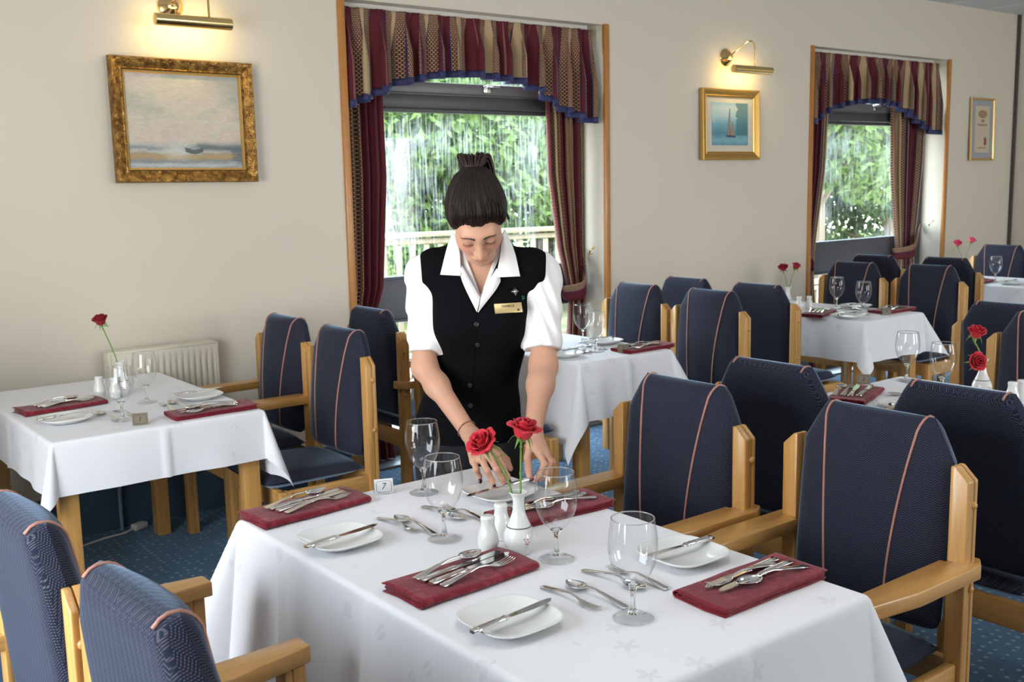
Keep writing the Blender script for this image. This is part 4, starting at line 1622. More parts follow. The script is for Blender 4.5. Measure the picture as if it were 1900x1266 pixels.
def proto_napkin():
    nx = 33

    def sheet(path, x0, x1, seed):
        P = []
        rr = random.Random(seed)
        a, c = rr.uniform(0, 6), rr.uniform(0, 6)
        for p in path:
            r = []
            for i in range(nx):
                q = i / (nx - 1)
                x = x0 + (x1 - x0) * q
                w_ = 0.0012 * math.sin(q * 7 + a) + 0.0008 * math.sin(q * 13 + c)
                lift = 0.003 * math.exp(-((q - 0.02) / 0.10) ** 2) * (p[1] / 0.02)
                r.append((x + 0.003 * math.sin(p[0] * 40 + a), p[0] + w_, p[1] * (1 + 0.05 * math.sin(q * 5 + a)) + lift))
            P.append(r)
        P = np.array(P)
        P[:, :, 2] *= 0.72
        return P
    arc = lambda cy, cz, r, a0, a1, m=7: [(cy + r * math.cos(a), cz + r * math.sin(a)) for a in np.linspace(a0, a1, m)]
    b = MB()
    outer = [(0.070, 0.0205), (0.066, 0.0212), (0.04, 0.0222), (0.0, 0.0225), (-0.045, 0.0222)] + arc(-0.058, 0.0122, 0.0098, PI / 2, 1.5 * PI, 9) + [(-0.03, 0.0022), (0.02, 0.0020), (0.067, 0.0020)]
    mid = [(0.069, 0.0158), (0.03, 0.0170), (-0.02, 0.0172), (-0.048, 0.0168)] + arc(-0.053, 0.0115, 0.0050, PI / 2, 1.5 * PI, 7) + [(-0.01, 0.0064), (0.03, 0.0064), (0.068, 0.0062)]
    inn = [(0.066, 0.0118), (0.02, 0.0125), (-0.03, 0.0122), (-0.044, 0.0115), (-0.046, 0.0105), (-0.03, 0.0098), (0.02, 0.0095), (0.065, 0.0092)]
    b.add(thick(sheet(outer, -0.155, 0.155, 1), 0.0022))
    b.add(thick(sheet(mid, -0.151, 0.152, 2), 0.0020))
    b.add(thick(sheet(inn, -0.149, 0.150, 3), 0.0018))
    o = b.build('folded_napkin', NAPKIN, None, angle=180)
    return tag(o, '', 'napkin')


def proto_shaker():
    t = empty('salt_shaker', (0, 0, 0), 0, '', 'salt shaker')
    b = MB()
    prof = spline([(0.0001, 0, 0.0005), (0.019, 0, 0.0005), (0.0215, 0, 0.002), (0.0205, 0, 0.007), (0.0225, 0, 0.016), (0.0243, 0, 0.026), (0.0215, 0, 0.042), (0.0170, 0, 0.055), (0.0150, 0, 0.066), (0.0158, 0, 0.076), (0.0160, 0, 0.080), (0.0125, 0, 0.0845), (0.0001, 0, 0.0855)], 4)
    b.add(lathe([(max(1e-4, p[0]), p[2]) for p in prof], 32))
    b.build('body', CERAMIC, t, angle=180)
    b = MB()
    for k in range(5):
        a = 2 * PI * k / 5
        b.add(ball(0.0011, 8, 4, 1, 1, 0.4), 0, (0.006 * math.cos(a), 0.006 * math.sin(a), 0.0853))
    b.build('pour_hole', DARKLINE, t)
    return t


def proto_vase():
    t = empty('bud_vase', (0, 0, 0), 0, '', 'vase')
    prof = spline([(0.0001, 0, 0.0005), (0.021, 0, 0.0005), (0.0235, 0, 0.002), (0.0225, 0, 0.006), (0.0290, 0, 0.018), (0.0352, 0, 0.033), (0.0330, 0, 0.050), (0.0235, 0, 0.070), (0.0150, 0, 0.092), (0.0125, 0, 0.112), (0.0142, 0, 0.128), (0.0205, 0, 0.1385), (0.0208, 0, 0.1398), (0.0185, 0, 0.1395), (0.0125, 0, 0.128), (0.0105, 0, 0.110), (0.012, 0, 0.09), (0.0001, 0, 0.06)], 4)
    b = MB()
    b.add(lathe([(max(1e-4, p[0]), p[2]) for p in prof], 40))
    b.build('body', CERAMIC, t, angle=180)
    b = MB()
    b.add(lathe([(0.0279, 0.0620), (0.0283, 0.0630), (0.0277, 0.0640), (0.0268, 0.0640), (0.0268, 0.0620), (0.0279, 0.0620)], 40))
    b.build('band', DARKLINE, t, angle=180)
    b = MB()
    for k, (a, z) in enumerate(((3.72, 0.036), (3.85, 0.040), (3.78, 0.031), (3.95, 0.034), (3.63, 0.041), (3.88, 0.029))):
        b.add(ball(0.0028, 8, 6, 1, 1, 0.9), 0, (0.0335 * math.cos(a), 0.0335 * math.sin(a), z))
    b.build('print', PINKLINE, t)
    return t


def bloom_mesh(size, seed, openness=1.0):
    rr = random.Random(seed)
    b = MB()

    def petal(a0, hw, rb, rt, h, flare, zb, pw=0.5):
        P = []
        ph = rr.uniform(0, 6)
        for i in range(11):
            v = i / 10
            row = []
            for j in range(11):
                u = -1 + 2 * j / 10
                wd = hw * (0.55 + 0.45 * math.sin(min(1, v * 1.25) * PI / 2)) * (1 if v < 0.75 else math.sqrt(max(0.0, 1 - ((v - 0.75) / 0.30) ** 2)))
                a = a0 + u * wd
                r = rb + (rt - rb) * v ** pw + flare * max(0, v - 0.6) ** 2 / 0.16 + 0.0008 * math.sin(5 * u + ph) * v
                z = zb + h * v - 0.10 * h * u * u * v - 0.5 * flare * max(0, v - 0.75) / 0.25
                row.append((r * math.cos(a), r * math.sin(a), z))
            P.append(row)
        b.add(thick(np.array(P) * size, 0.0007 * size))
    for k in range(3):
        petal(k * 2.1 + seed, 1.25, 0.004, 0.0065, 0.036, 0.0, 0.004)
    for k in range(4):
        petal(k * 1.57 + 0.5 + seed, 1.1, 0.006, 0.0125, 0.037, 0.001, 0.002)
    for k in range(5):
        petal(k * 1.257 + 0.2 + seed, 0.85, 0.007, 0.0185, 0.036 + 0.002 * (k % 2), 0.0035 * openness, 0.0)
    for k in range(5):
        petal(k * 1.257 + 0.9 + seed, 0.80, 0.008, 0.0225, 0.031 + 0.003 * (k % 2), 0.0085 * openness, -0.001, 0.45)
    return b


def rose(base, mid, head, axis, size, seed, label, mat_, group, leaf=None, openness=1.0):
    """stem from base to head, the flower opening along axis"""
    base, mid, head = (np.array(q, float) for q in (base, mid, head))
    root = empty('rose', tuple(base), 0, label, 'rose', group)
    ax = norm(np.array(axis, float))
    x_ = norm(np.cross(ax, (0.3, 1, 0.1)))
    y_ = np.cross(ax, x_)
    R = np.stack([x_, y_, ax], 1)
    b = MB()
    pts = spline([base, mid, head - ax * 0.012 * size, head], 8)
    b.add(tube([p - base for p in pts], [0.0024 * min(1, size)] * len(pts), 8))
    for k in (9, 15):
        b.add(ball(0.0036, 8, 6), 0, pts[k] - base)
    b.build('stem', STEMG, root, angle=180)
    b = bloom_mesh(size, seed, openness)
    b.v = [v @ R.T + (head - base) for v in b.v]
    b.build('bloom', mat_, root, angle=180)
    b = MB()
    b.add(ball(0.0085 * size, 12, 8, 1, 1, 0.9), 0, head - base - ax * 0.001 * size)
    for k in range(5):
        a = k * 1.257 + seed
        rows = []
        for i in range(7):
            t = i / 6
            w_ = 0.0042 * size * math.sin(PI * (0.18 + 0.82 * t)) * (1 - t * 0.3) if t < 1 else 0.0002
            r = size * (0.006 + 0.020 * t)
            z = size * (0.004 + 0.004 * math.sin(t * 2) - 0.022 * t * t)
            c, s = math.cos(a), math.sin(a)
            rows.append([(r * c - q * w_ * s, r * s + q * w_ * c, z - 0.0016 * (1 - q * q)) for q in (-1, 0, 1)])
        b.add(thick(np.array(rows) @ R.T + (head - base), 0.0006))
    b.build('sepals', STEMG, root, angle=180)
    for (t_i, d, ln) in (leaf or []):
        p = pts[t_i] - base
        d = norm(np.array(d, float))
        sd = norm(np.cross(d, (0, 0.2, 1)))
        rows = []
        for i in range(9):
            t = i / 8
            w_ = 0.30 * ln * math.sin(PI * t) ** 0.8 * (1 - 0.25 * t)
            c = p + d * ln * t + np.array([0, 0, -0.25 * ln * t * t])
            rows.append([c + sd * q * w_ + np.array([0, 0, 0.15 * w_ * abs(q)]) for q in (-1, -0.5, 0, 0.5, 1)])
        b = MB()
        b.add(thick(rows, 0.0006))
        b.build('leaf', STEMG, root, angle=180)
    return root


def table_card(x, y, rz, num, label, m_, sc=1.0):
    root = empty('table_number_card', (x, y, ZT + 0.0012), rz, label, 'table sign', 'tent-shaped table number cards')
    w_, h_, d = 0.025 * sc, 0.038 * sc, 0.012 * sc
    b = MB()
    P = [[(xx, -d, 0.0005), (xx, -0.0012, h_ - 0.001), (xx, 0, h_), (xx, 0.0012, h_ - 0.001), (xx, d, 0.0005)] for xx in np.linspace(-w_, w_, 3)]
    b.add(thick(P, 0.0009))
    b.build('card', m_, root, angle=60)
    al = math.atan2(h_, d)
    R = rotx(al)
    off = np.array([0, -d / 2 - 0.0010, h_ / 2])
    v, f = text_mesh(num, 0.024 * sc, 0.0002)
    b = MB()
    sh = np.array(v)
    sh[:, 0] += sh[:, 1] * 0.25
    b.add((sh @ R.T + off, f))
    b.build('number', INK, root, angle=30, smooth=False)
    b = MB()
    a, c, t = w_ * 0.80, h_ * 0.39, 0.00055 * sc
    k = 0.004 * sc
    loop = [(-a + k, -c), (a - k, -c), (a - k * .6, -c + k * .6), (a, -c + k), (a, c - k), (a - k * .6, c - k * .6), (a - k, c), (-a + k, c), (-a + k * .6, c - k * .6), (-a, c - k), (-a, -c + k), (-a + k * .6, -c + k * .6), (-a + k, -c)]
    pts = [np.array([p[0], p[1], 0.0]) @ R.T + off for p in loop]
    b.add(tube(pts, t, 5))
    b.build('border', INK, root, angle=180)
    return root


FORK = proto_fork('table_fork', 0.20)
SPOON = proto_spoon('soup_spoon', 0.195)
KNIFE = proto_knife('table_knife', 0.232)
DFORK = proto_fork('dessert_fork', 0.165, 0.85)
DSPOON = proto_spoon('dessert_spoon', 0.170, 0.88)
SKNIFE = proto_knife('side_knife', 0.205, 0.9)
GLASS = proto_glass()
PLATE = proto_plate()
NAP = proto_napkin()
SHAKER = proto_shaker()
VASE = proto_vase()
Z0 = ZT + 0.0006
D = math.radians


def napkin_set(x, y, rz, where, heads_right=True, thin=False, order=None):
    """a folded napkin with spoon, two knives and a fork laid on it"""
    place(NAP, (x, y, Z0), rz if heads_right else rz + PI, 'folded burgundy napkin ' + where, 'burgundy napkins under cutlery')
    zt = Z0 + 0.0188
    R = rotz(rz)

    def put(proto, along, across, turn, what, grp, dz=0.0):
        q = R @ np.array([along if heads_right else -along, across, 0])
        place(proto, (x + q[0], y + q[1], zt + dz), rz + turn + (0 if heads_right else PI), what + ' on the napkin ' + where, grp)
    if order is None:
        order = ((SPOON, -0.10, 0.034, 6, 'soup spoon'), (KNIFE, -0.10, 0.012, 5, 'farther table knife'), (KNIFE, -0.095, -0.014, 6, 'nearer table knife'), (FORK, -0.085, -0.036, 4, 'table fork'))
    for p, al, ac, tu, nm in order:
        put(p, al, ac, D(tu), nm, {'soup spoon': 'soup spoons', 'table fork': 'table forks'}.get(nm, 'table knives'))


def plate_set(x, y, rz, where, kx=-0.098, ky=-0.02, kr=4, flip=False, knife=True):
    place(PLATE, (x, y, Z0), rz, 'white square side plate ' + where, 'white side plates')
    if knife:
        q = rotz(rz) @ np.array([kx, ky, 0])
        place(SKNIFE, (x + q[0], y + q[1], Z0 + 0.0228), rz + D(kr) + (PI if flip else 0), 'steel side knife on the plate ' + where, 'side knives on plates')


def dessert(sx_, sy, fx, fy, sr, fr, where):
    place(DSPOON, (sx_, sy, Z0), D(sr), 'dessert spoon ' + where, 'dessert spoons')
    place(DFORK, (fx, fy, Z0), D(fr), 'dessert fork ' + where, 'dessert forks')


def glass(x, y, where):
    place(GLASS, (x, y, Z0), 0, 'empty wine glass ' + where, 'wine glasses')


# ---- nearest table (card 7)
N7 = 'on the nearest table'
napkin_set(1.160, 2.365, D(6), "at the nearest table's left rear")
napkin_set(1.185, 1.712, D(4), "at the nearest table's front centre")
napkin_set(1.597, 1.302, D(0), "at the nearest table's right front corner", False,
           order=((KNIFE, -0.118, 0.030, 3, 'farther table knife'), (KNIFE, -0.125, 0.000, 3, 'nearer table knife'), (FORK, -0.10, 0.016, -2, 'table fork'), (SPOON, -0.135, -0.034, -6, 'soup spoon')))
napkin_set(1.612, 1.945, D(-3), "at the nearest table's right rear", False,
           order=((KNIFE, -0.115, 0.028, 3, 'farther table knife'), (KNIFE, -0.12, 0.004, 3, 'nearer table knife'), (FORK, -0.10, 0.018, -2, 'table fork'), (SPOON, -0.125, -0.03, -4, 'soup spoon')))
plate_set(*at_z(946, 1151, Z0 + 0.012)[:2], D(2), "at the nearest table's front edge", -0.105, -0.022, 5)
plate_set(*at_z(631, 1001, Z0 + 0.012)[:2], D(2), "at the nearest table's left side", -0.105, -0.030, 7)
plate_set(*at_z(928, 915, Z0 + 0.012)[:2], D(2), "under the waitress's hands", knife=False)
plate_set(*at_z(1267, 1029, Z0 + 0.012)[:2], D(0), "at the nearest table's right side", 0.10, 0.004, -2, True)
dessert(1.297, 1.985, 1.262, 2.185, 92, -86, 'between the left plate and the glasses on the nearest table')
dessert(1.395, 2.19, 1.445, 1.985, -86, 94, 'behind the glass left of the salt shaker on the nearest table')
dessert(1.335, 1.385, 1.282, 1.575, 92, -88, "right of the front plate on the nearest table")
dessert(1.405, 1.590, 1.462, 1.40, -84, 92, 'left behind the nearest wine glass on the nearest table')
glass(*at_z(1175, 1148, Z0)[:2], 'at the front right of the nearest table, nearest of all glasses')
glass(*at_z(825, 1001, Z0)[:2], 'left of the salt shaker on the nearest table')
glass(*at_z(1033, 1038, Z0)[:2], 'just right of the bud vase on the nearest table')
glass(*at_z(787, 915, Z0)[:2], 'in front of her left-hand hip, rearmost on the nearest table')
place(SHAKER, (1.325, 1.815, Z0), 0.3, 'white salt shaker left of the bud vase on the nearest table', 'white shakers')
place(SHAKER, (1.402, 1.868, Z0), 0.3, 'white shaker half hidden behind the bud vase on the nearest table', 'white shakers')
place(VASE, (1.374, 1.765, Z0), 0.75, 'white bud vase holding two red roses in front of her hands', 'white bud vases')
table_card(1.386, 2.365, D(-22), '7', 'silver tent card with the number 7 on the nearest table', CARDM)
lr = np.array([0.813, -0.583, 0.0])          # to the right as seen from the room
vb = np.array([1.374, 1.765, Z0])
rose(vb + (0, 0, 0.075), vb + lr * -0.025 + (0, 0, 0.175), vb + lr * -0.062 + (-0.01, -0.01, 0.243), (-0.60, -0.05, 0.62), 1.12, 1, 'left red rose of the nearest vase, leaning left before her wrist', ROSE, 'red roses', [(13, (0.7, -0.4, 0.5), 0.03)], 1.25)
rose(vb + (0.002, -0.002, 0.075), vb + lr * 0.006 + (0, 0, 0.17), vb + lr * 0.012 + (-0.005, -0.005, 0.262), (0.10, -0.20, 1.0), 1.15, 2, 'right red rose of the nearest vase, standing upright', ROSE, 'red roses', None, 1.4)

# ---- left wall table (card 1)
N1 = 'the left wall table'
napkin_set(1.045, 4.165, D(8), 'at the left of the left wall table')
napkin_set(1.445, 3.690, D(0), 'at the right front of the left wall table', False)
plate_set(0.985, 3.895, D(3), 'at the left front of the left wall table', -0.10, -0.02, 9)
plate_set(1.505, 3.965, D(0), 'at the right of the left wall table', -0.09, 0.01, 6)
dessert(1.135, 3.79, 1.18, 3.97, 96, -80, 'left of the glasses on the left wall table')
dessert(1.40, 3.80, 1.345, 3.80, 94, 86, 'right of the glasses on the left wall table')
glass(1.150, 3.775, 'nearer of two on the left wall table')
glass(1.326, 4.035, 'farther of two on the left wall table, in front of the radiator')
place(SHAKER, (1.222, 4.28, Z0), 0, 'white shaker left of the single rose on the left wall table', 'white shakers')
place(SHAKER, (1.262, 4.215, Z0), 0, 'white shaker right beside the vase on the left wall table', 'white shakers')
place(VASE, (1.300, 4.245, Z0), 0.75, 'white bud vase with a single rose on the left wall table', 'white bud vases')
vb = np.array([1.300, 4.245, Z0])
rose(vb + (0, 0, 0.075), vb + lr * -0.02 + (0, 0, 0.17), vb + lr * -0.062 + (0, 0, 0.292), (-0.25, -0.25, 0.9), 1.05, 5, 'single dark red rose on the left wall table', ROSEDK, 'red roses', [(16, (0.8, -0.5, 0.3), 0.035)], 0.8)
table_card(1.176, 3.665, D(-18), '1', 'bronze tent card with the number 1 on the left wall table', CARDBR, 1.05)

# ---- table behind the waitress (card 2)
napkin_set(3.60, 3.612, D(0), 'on the table behind the waitress', False)
plate_set(3.585, 3.875, D(0), 'right of the table behind the waitress', -0.09, 0.015, 4)
plate_set(3.175, 3.715, D(0), 'left on the table behind the waitress', -0.09, 0.0, 4)
dessert(3.29, 3.86, 3.35, 3.70, -80, 94, 'left of the glasses on the table behind the waitress')
dessert(3.46, 3.72, 3.425, 3.90, 88, -84, 'right of the glasses on the table behind the waitress')
glass(3.540, 3.985, 'farther of two on the table behind the waitress')
glass(3.385, 3.714, 'nearer of two on the table behind the waitress')
table_card(3.455, 3.60, D(-30), '2', 'bronze tent card with the number 2 on the table behind the waitress', CARDBR, 1.05)

# ---- table before the far window
napkin_set(5.255, 3.80, D(20), 'at the left of the table by the far window', True)
napkin_set(5.67, 3.575, D(0), 'at the right of the table by the far window', False)
plate_set(5.22, 3.575, D(0), 'at the left of the table by the far window', -0.09, 0.0, 5)
plate_set(5.66, 3.82, D(0), 'at the right of the table by the far window', -0.09, 0.0, 5)
dessert(5.40, 3.78, 5.36, 3.62, -84, 92, 'left of the glasses on the table by the far window')
dessert(5.56, 3.66, 5.60, 3.82, 88, -84, 'right of the glasses on the table by the far window')
glass(5.568, 3.895, 'farther of two on the table by the far window')
glass(5.427, 3.612, 'nearer of two on the table by the far window')
place(SHAKER, (5.36, 4.02, Z0), 0, 'white shaker nearest the vase on the table by the far window', 'white shakers')
place(SHAKER, (5.42, 3.99, Z0), 0, 'white shaker second from the vase on the table by the far window', 'white shakers')
place(VASE, (5.34, 4.09, Z0), 0.75, 'white bud vase on the table by the far window', 'white bud vases')
vb = np.array([5.34, 4.09, Z0])
rose(vb + (0, 0, 0.075), vb + lr * -0.01 + (0, 0, 0.17), vb + lr * -0.03 + (0, 0, 0.245), (-0.45, -0.2, 0.8), 1.05, 7, 'left of two small red roses against the wall by the far window', ROSEDK, 'red roses', None, 0.9)
rose(vb + (0, 0, 0.075), vb + lr * 0.016 + (0, 0, 0.17), vb + lr * 0.042 + (0, 0, 0.252), (0.3, -0.3, 0.9), 1.05, 8, 'right of two small red roses against the wall by the far window', ROSEDK, 'red roses', None, 0.9)
table_card(5.50, 3.505, D(-35), '4', 'small dark tent card on the table by the far window', CARDBR, 1.05)

# ---- table behind the right-hand dark chairs
napkin_set(3.345, 2.245, D(20), 'on the table behind the dark chair backs', True,
           order=((FORK, -0.09, 0.026, 4, 'table fork'), (KNIFE, -0.10, -0.004, 8, 'farther table knife'), (KNIFE, -0.085, -0.03, 2, 'nearer table knife'), (SPOON, -0.10, 0.054, 5, 'soup spoon')))
plate_set(3.30, 2.02, D(0), 'on the table behind the dark chair backs', -0.09, 0.0, 5)
dessert(3.47, 2.02, 3.53, 2.12, 92, -84, 'on the table behind the dark chair backs')
glass(3.766, 2.300, 'left of two on the table behind the dark chair backs')
glass(*at_z(1747, 733, Z0)[:2], 'right of two on the table behind the dark chair backs')
VP = at_z(1821, 736, Z0)
place(VASE, tuple(VP), 0.75, 'white bud vase holding two roses on the table behind the dark chair backs', 'white bud vases')
vb = VP
rose(vb + (0, 0, 0.075), vb + lr * -0.012 + (0, 0, 0.16), vb + lr * -0.034 + (0, 0, 0.222), (-0.15, -0.35, 0.9), 1.15, 11, 'upper red rose of the vase at the right edge', ROSE, 'red roses', [(17, (0.7, -0.3, 0.6), 0.035), (15, (-0.6, -0.3, 0.7), 0.03)], 0.9)
rose(vb + (-0.003, 0, 0.075), vb + lr * -0.012 + (0, 0, 0.145), vb + lr * -0.054 + (-0.02, -0.03, 0.136), (-0.45, -0.85, 0.25), 1.15, 12, 'lower red rose of the vase at the right edge, facing the room', ROSE, 'red roses', [(14, (-0.3, -0.2, 0.9), 0.03)], 1.0)
place(SHAKER, tuple(at_z(1877, 752, Z0)), 0, 'white shaker at the right edge, left of its pair above the dark chair back', 'white shakers')
place(SHAKER, tuple(at_z(1895, 748, Z0)), 0, 'white shaker at the right edge, right of its pair above the dark chair back', 'white shakers')
place(SKNIFE, (3.70, 2.12, Z0), D(80), 'steel knife near the vase on the table behind the dark chair backs', 'side knives on plates')
table_card(3.585, 2.375, D(-60), '3', 'tent card seen edge-on at the rear of the table behind the right-hand chairs', CARDBR)

# ---- farthest table
napkin_set(7.62, 4.08, D(10), 'at the left front of the farthest table', True)
plate_set(7.63, 3.84, D(0), 'at the front of the farthest table', -0.09, 0.0, 5)
dessert(7.78, 3.72, 7.83, 3.88, 92, -84, 'at the front of the farthest table')
glass(7.70, 4.00, 'left of two on the farthest table')
glass(7.86, 3.80, 'right of two on the farthest table, cut by the right edge')
place(VASE, (7.78, 4.30, Z0), 0.75, 'white bud vase on the farthest table behind the dark chair back', 'white bud vases')
vb = np.array([7.78, 4.30, Z0])
rose(vb + (0, 0, 0.075), vb + lr * -0.02 + (0, 0, 0.18), vb + lr * -0.055 + (0, 0, 0.265), (-0.3, -0.3, 0.8), 1.1, 15, 'left pink-red rose above the farthest table', ROSEPINK, 'red roses', None, 0.9)
rose(vb + (0, 0, 0.075), vb + lr * 0.02 + (0, 0, 0.19), vb + lr * 0.05 + (0, 0, 0.285), (0.3, -0.3, 0.9), 1.1, 16, 'right pink rose above the farthest table', ROSEPINK, 'red roses', None, 1.2)
# ------------------------------------------------------------------ the waitress (built in her own frame: x to the room's right, y away, z up)
PD = 3.13
dh = ray(880, 633) * np.array([1, 1, 0])
dh = norm(dh)
ltv = np.array([dh[1], -dh[0], 0])
P_ORG = dh * PD
P_ROT = math.atan2(ltv[1], ltv[0])
CAM_L = np.array([(-P_ORG) @ ltv, (-P_ORG) @ dh, EYE])


def to_l(p):
    q = np.asarray(p, float) - P_ORG
    return np.array([q @ ltv, q @ dh, q[2]])


def pl(x, y, D):
    d = ray(x, y)
    return to_l(np.array([0, 0, EYE]) + d * (D / (d @ dh)))


def pz(x, y, z):
    return to_l(at_z(x, y, z))


def smin(a, b, k):
    h = np.maximum(k - np.abs(a - b), 0.0) / k
    return np.minimum(a, b) - h * h * k * 0.25


def smax(a, b, k):
    return -smin(-a, -b, k)


def s_cap(p, a, b, ra, rb):
    a, b = np.asarray(a, float), np.asarray(b, float)
    pa, ba = p - a, b - a
    h = np.clip((pa @ ba) / (ba @ ba), 0, 1)
    return np.linalg.norm(pa - h[:, None] * ba, axis=1) - (ra + (rb - ra) * h)


def s_ell(p, c, r, R=None):
    q = p - np.asarray(c, float)
    if R is not None:
        q = q @ R
    r = np.asarray(r, float)
    k0 = np.linalg.norm(q / r, axis=1)
    k1 = np.linalg.norm(q / (r * r), axis=1) + 1e-9
    return k0 * (k0 - 1) / k1


def sdf_mesh(f, lo, hi, h, blk=8):
    lo = np.array(lo, float)
    nb = np.ceil((np.array(hi) - lo) / (h * blk)).astype(int)
    n = nb * blk + 1
    c = np.stack(np.meshgrid(*[np.arange(k) for k in nb], indexing='ij'), -1).reshape(-1, 3)
    cen = lo + (c + 0.5) * blk * h
    d = f(cen)
    V = np.empty(n, np.float32)
    S = np.where(d < 0, -1.0, 1.0)
    for (i, j, k), s in zip(c, S):
        V[i * blk:(i + 1) * blk + 1, j * blk:(j + 1) * blk + 1, k * blk:(k + 1) * blk + 1] = s
    act = c[np.abs(d) < blk * h * 1.5]
    g = np.stack(np.meshgrid(*[np.arange(blk + 1)] * 3, indexing='ij'), -1).reshape(-1, 3)
    for s in range(0, len(act), 150):
        a = act[s:s + 150]
        idx = (a[:, None, :] * blk + g[None]).reshape(-1, 3)
        V[idx[:, 0], idx[:, 1], idx[:, 2]] = f(lo + idx * h)
    I = V < 0
    n1 = n - 1
    cnt = np.zeros(n1, np.int8)
    for dx in (0, 1):
        for dy in (0, 1):
            for dz in (0, 1):
                cnt += I[dx:dx + n1[0], dy:dy + n1[1], dz:dz + n1[2]]
    cells = np.argwhere((cnt > 0) & (cnt < 8))
    vid = -np.ones(n1, np.int32)
    vid[cells[:, 0], cells[:, 1], cells[:, 2]] = np.arange(len(cells))
    acc = np.zeros((len(cells), 3))
    num = np.zeros(len(cells))
    offs = [np.array(q) for q in ((0, 0, 0), (0, 0, 1), (0, 1, 0), (0, 1, 1), (1, 0, 0), (1, 0, 1), (1, 1, 0), (1, 1, 1))]
    for a in range(8):
        for b_ in range(a + 1, 8):
            if np.abs(offs[a] - offs[b_]).sum() != 1:
                continue
            A, B = cells + offs[a], cells + offs[b_]
            va = V[A[:, 0], A[:, 1], A[:, 2]]
            vb_ = V[B[:, 0], B[:, 1], B[:, 2]]
            m = (va < 0) != (vb_ < 0)
            t = va[m] / (va[m] - vb_[m])
            acc[m] += A[m] + t[:, None] * (B[m] - A[m])
            num[m] += 1
    verts = lo + acc / num[:, None] * h
    faces = []
    for ax in range(3):
        o1, o2 = [(1, 2), (2, 0), (0, 1)][ax]
        e = np.zeros(3, int)
        e[ax] = 1
        sl = [slice(0, n[q] - e[q]) for q in range(3)]
        a_ = I[sl[0], sl[1], sl[2]]
        b_ = I[e[0]:, e[1]:, e[2]:]
        for flip in (False, True):
            m = np.argwhere(a_ & ~b_) if not flip else np.argwhere(~a_ & b_)
            m = m[(m[:, o1] > 0) & (m[:, o2] > 0) & (m[:, o1] < n1[o1]) & (m[:, o2] < n1[o2])]
            if not len(m):
                continue
            q = []
            for d1, d2 in ((-1, -1), (0, -1), (0, 0), (-1, 0)):
                t = m.copy()
                t[:, o1] += d1
                t[:, o2] += d2
                q.append(vid[t[:, 0], t[:, 1], t[:, 2]])
            q = np.stack(q, 1)
            faces.append(q[:, ::-1] if flip else q)
    F = np.concatenate(faces)
    F = F[(F >= 0).all(1)]
    return verts, F


def smooth_verts(v, F, it=2, lam=0.5):
    for _ in range(it):
        acc = np.zeros_like(v)
        c = np.zeros(len(v))
        for k in range(4):
            a, b_ = F[:, k], F[:, (k + 1) % 4]
            np.add.at(acc, a, v[b_])
            np.add.at(acc, b_, v[a])
            np.add.at(c, a, 1)
            np.add.at(c, b_, 1)
        v = v + lam * (acc / np.maximum(c, 1)[:, None] - v)
    return v


PERSON = empty('person', tuple(P_ORG), P_ROT, 'waitress in black waistcoat and white blouse leaning over the nearest table to set a knife', 'person')


def pbuild(name, v, F, mats, parent=None, paint=None, loc=None, rot=None):
    me = bpy.data.meshes.new(name)
    me.from_pydata(v.tolist(), [], F.tolist())
    for m_ in (mats if isinstance(mats, (list, tuple)) else [mats]):
        me.materials.append(m_)
    if paint is not None:
        ca = me.color_attributes.new('tint', 'FLOAT_COLOR', 'POINT')
        ca.data.foreach_set('color', np.concatenate([paint, np.ones((len(v), 1))], 1).ravel())
    me.polygons.foreach_set('use_smooth', [True] * len(me.polygons))
    me.update()
    o = bpy.data.objects.new(name, me)
    COL.objects.link(o)
    o.parent = parent or PERSON
    if loc is not None:
        o.location = loc
    if rot is not None:
        o.rotation_euler = rot
    return o


# ---- skeleton
HIP = pl(868, 800, 3.17)
WAI = pl(879, 705, 3.15)
RIB = pl(890, 600, 3.115)
CHE = pl(893, 545, 3.10)
SHR, SHL = pl(781, 496, 3.13), pl(1012, 494, 3.13)
ELR, WRR = pl(788, 682, 3.05), pl(870, 803, 2.865)
ELL, WRL = pl(1008, 680, 3.02), pl(989, 806, 2.83)
HC = np.array([0.017, -0.160, 1.456])
PITCH_H = math.radians(49)
RH = rotx(PITCH_H) @ roty(math.radians(-3)) @ rotz(math.radians(3))
NK = np.array([0.020, -0.035, 1.375])


def torso(p):
    d = s_ell(p, HIP, (0.150, 0.105, 0.15))
    d = smin(d, s_ell(p, WAI, (0.118, 0.085, 0.15)), 0.08)
    d = smin(d, s_ell(p, RIB, (0.136, 0.092, 0.15)), 0.08)
    d = smin(d, s_cap(p, SHR + (0.046, -0.03, -0.006), SHL + (-0.046, -0.03, -0.006), 0.050, 0.050), 0.09)
    for s in (-1, 1):
        d = smin(d, s_ell(p, RIB + (s * 0.062, -0.062, 0.012), (0.058, 0.050, 0.060)), 0.05)
    d = smin(d, s_cap(p, NK + (0, 0.01, -0.03), NK + (0.0, -0.02, 0.02), 0.062, 0.050), 0.06)
    return d


def hl(p):
    return (p - HC) @ RH


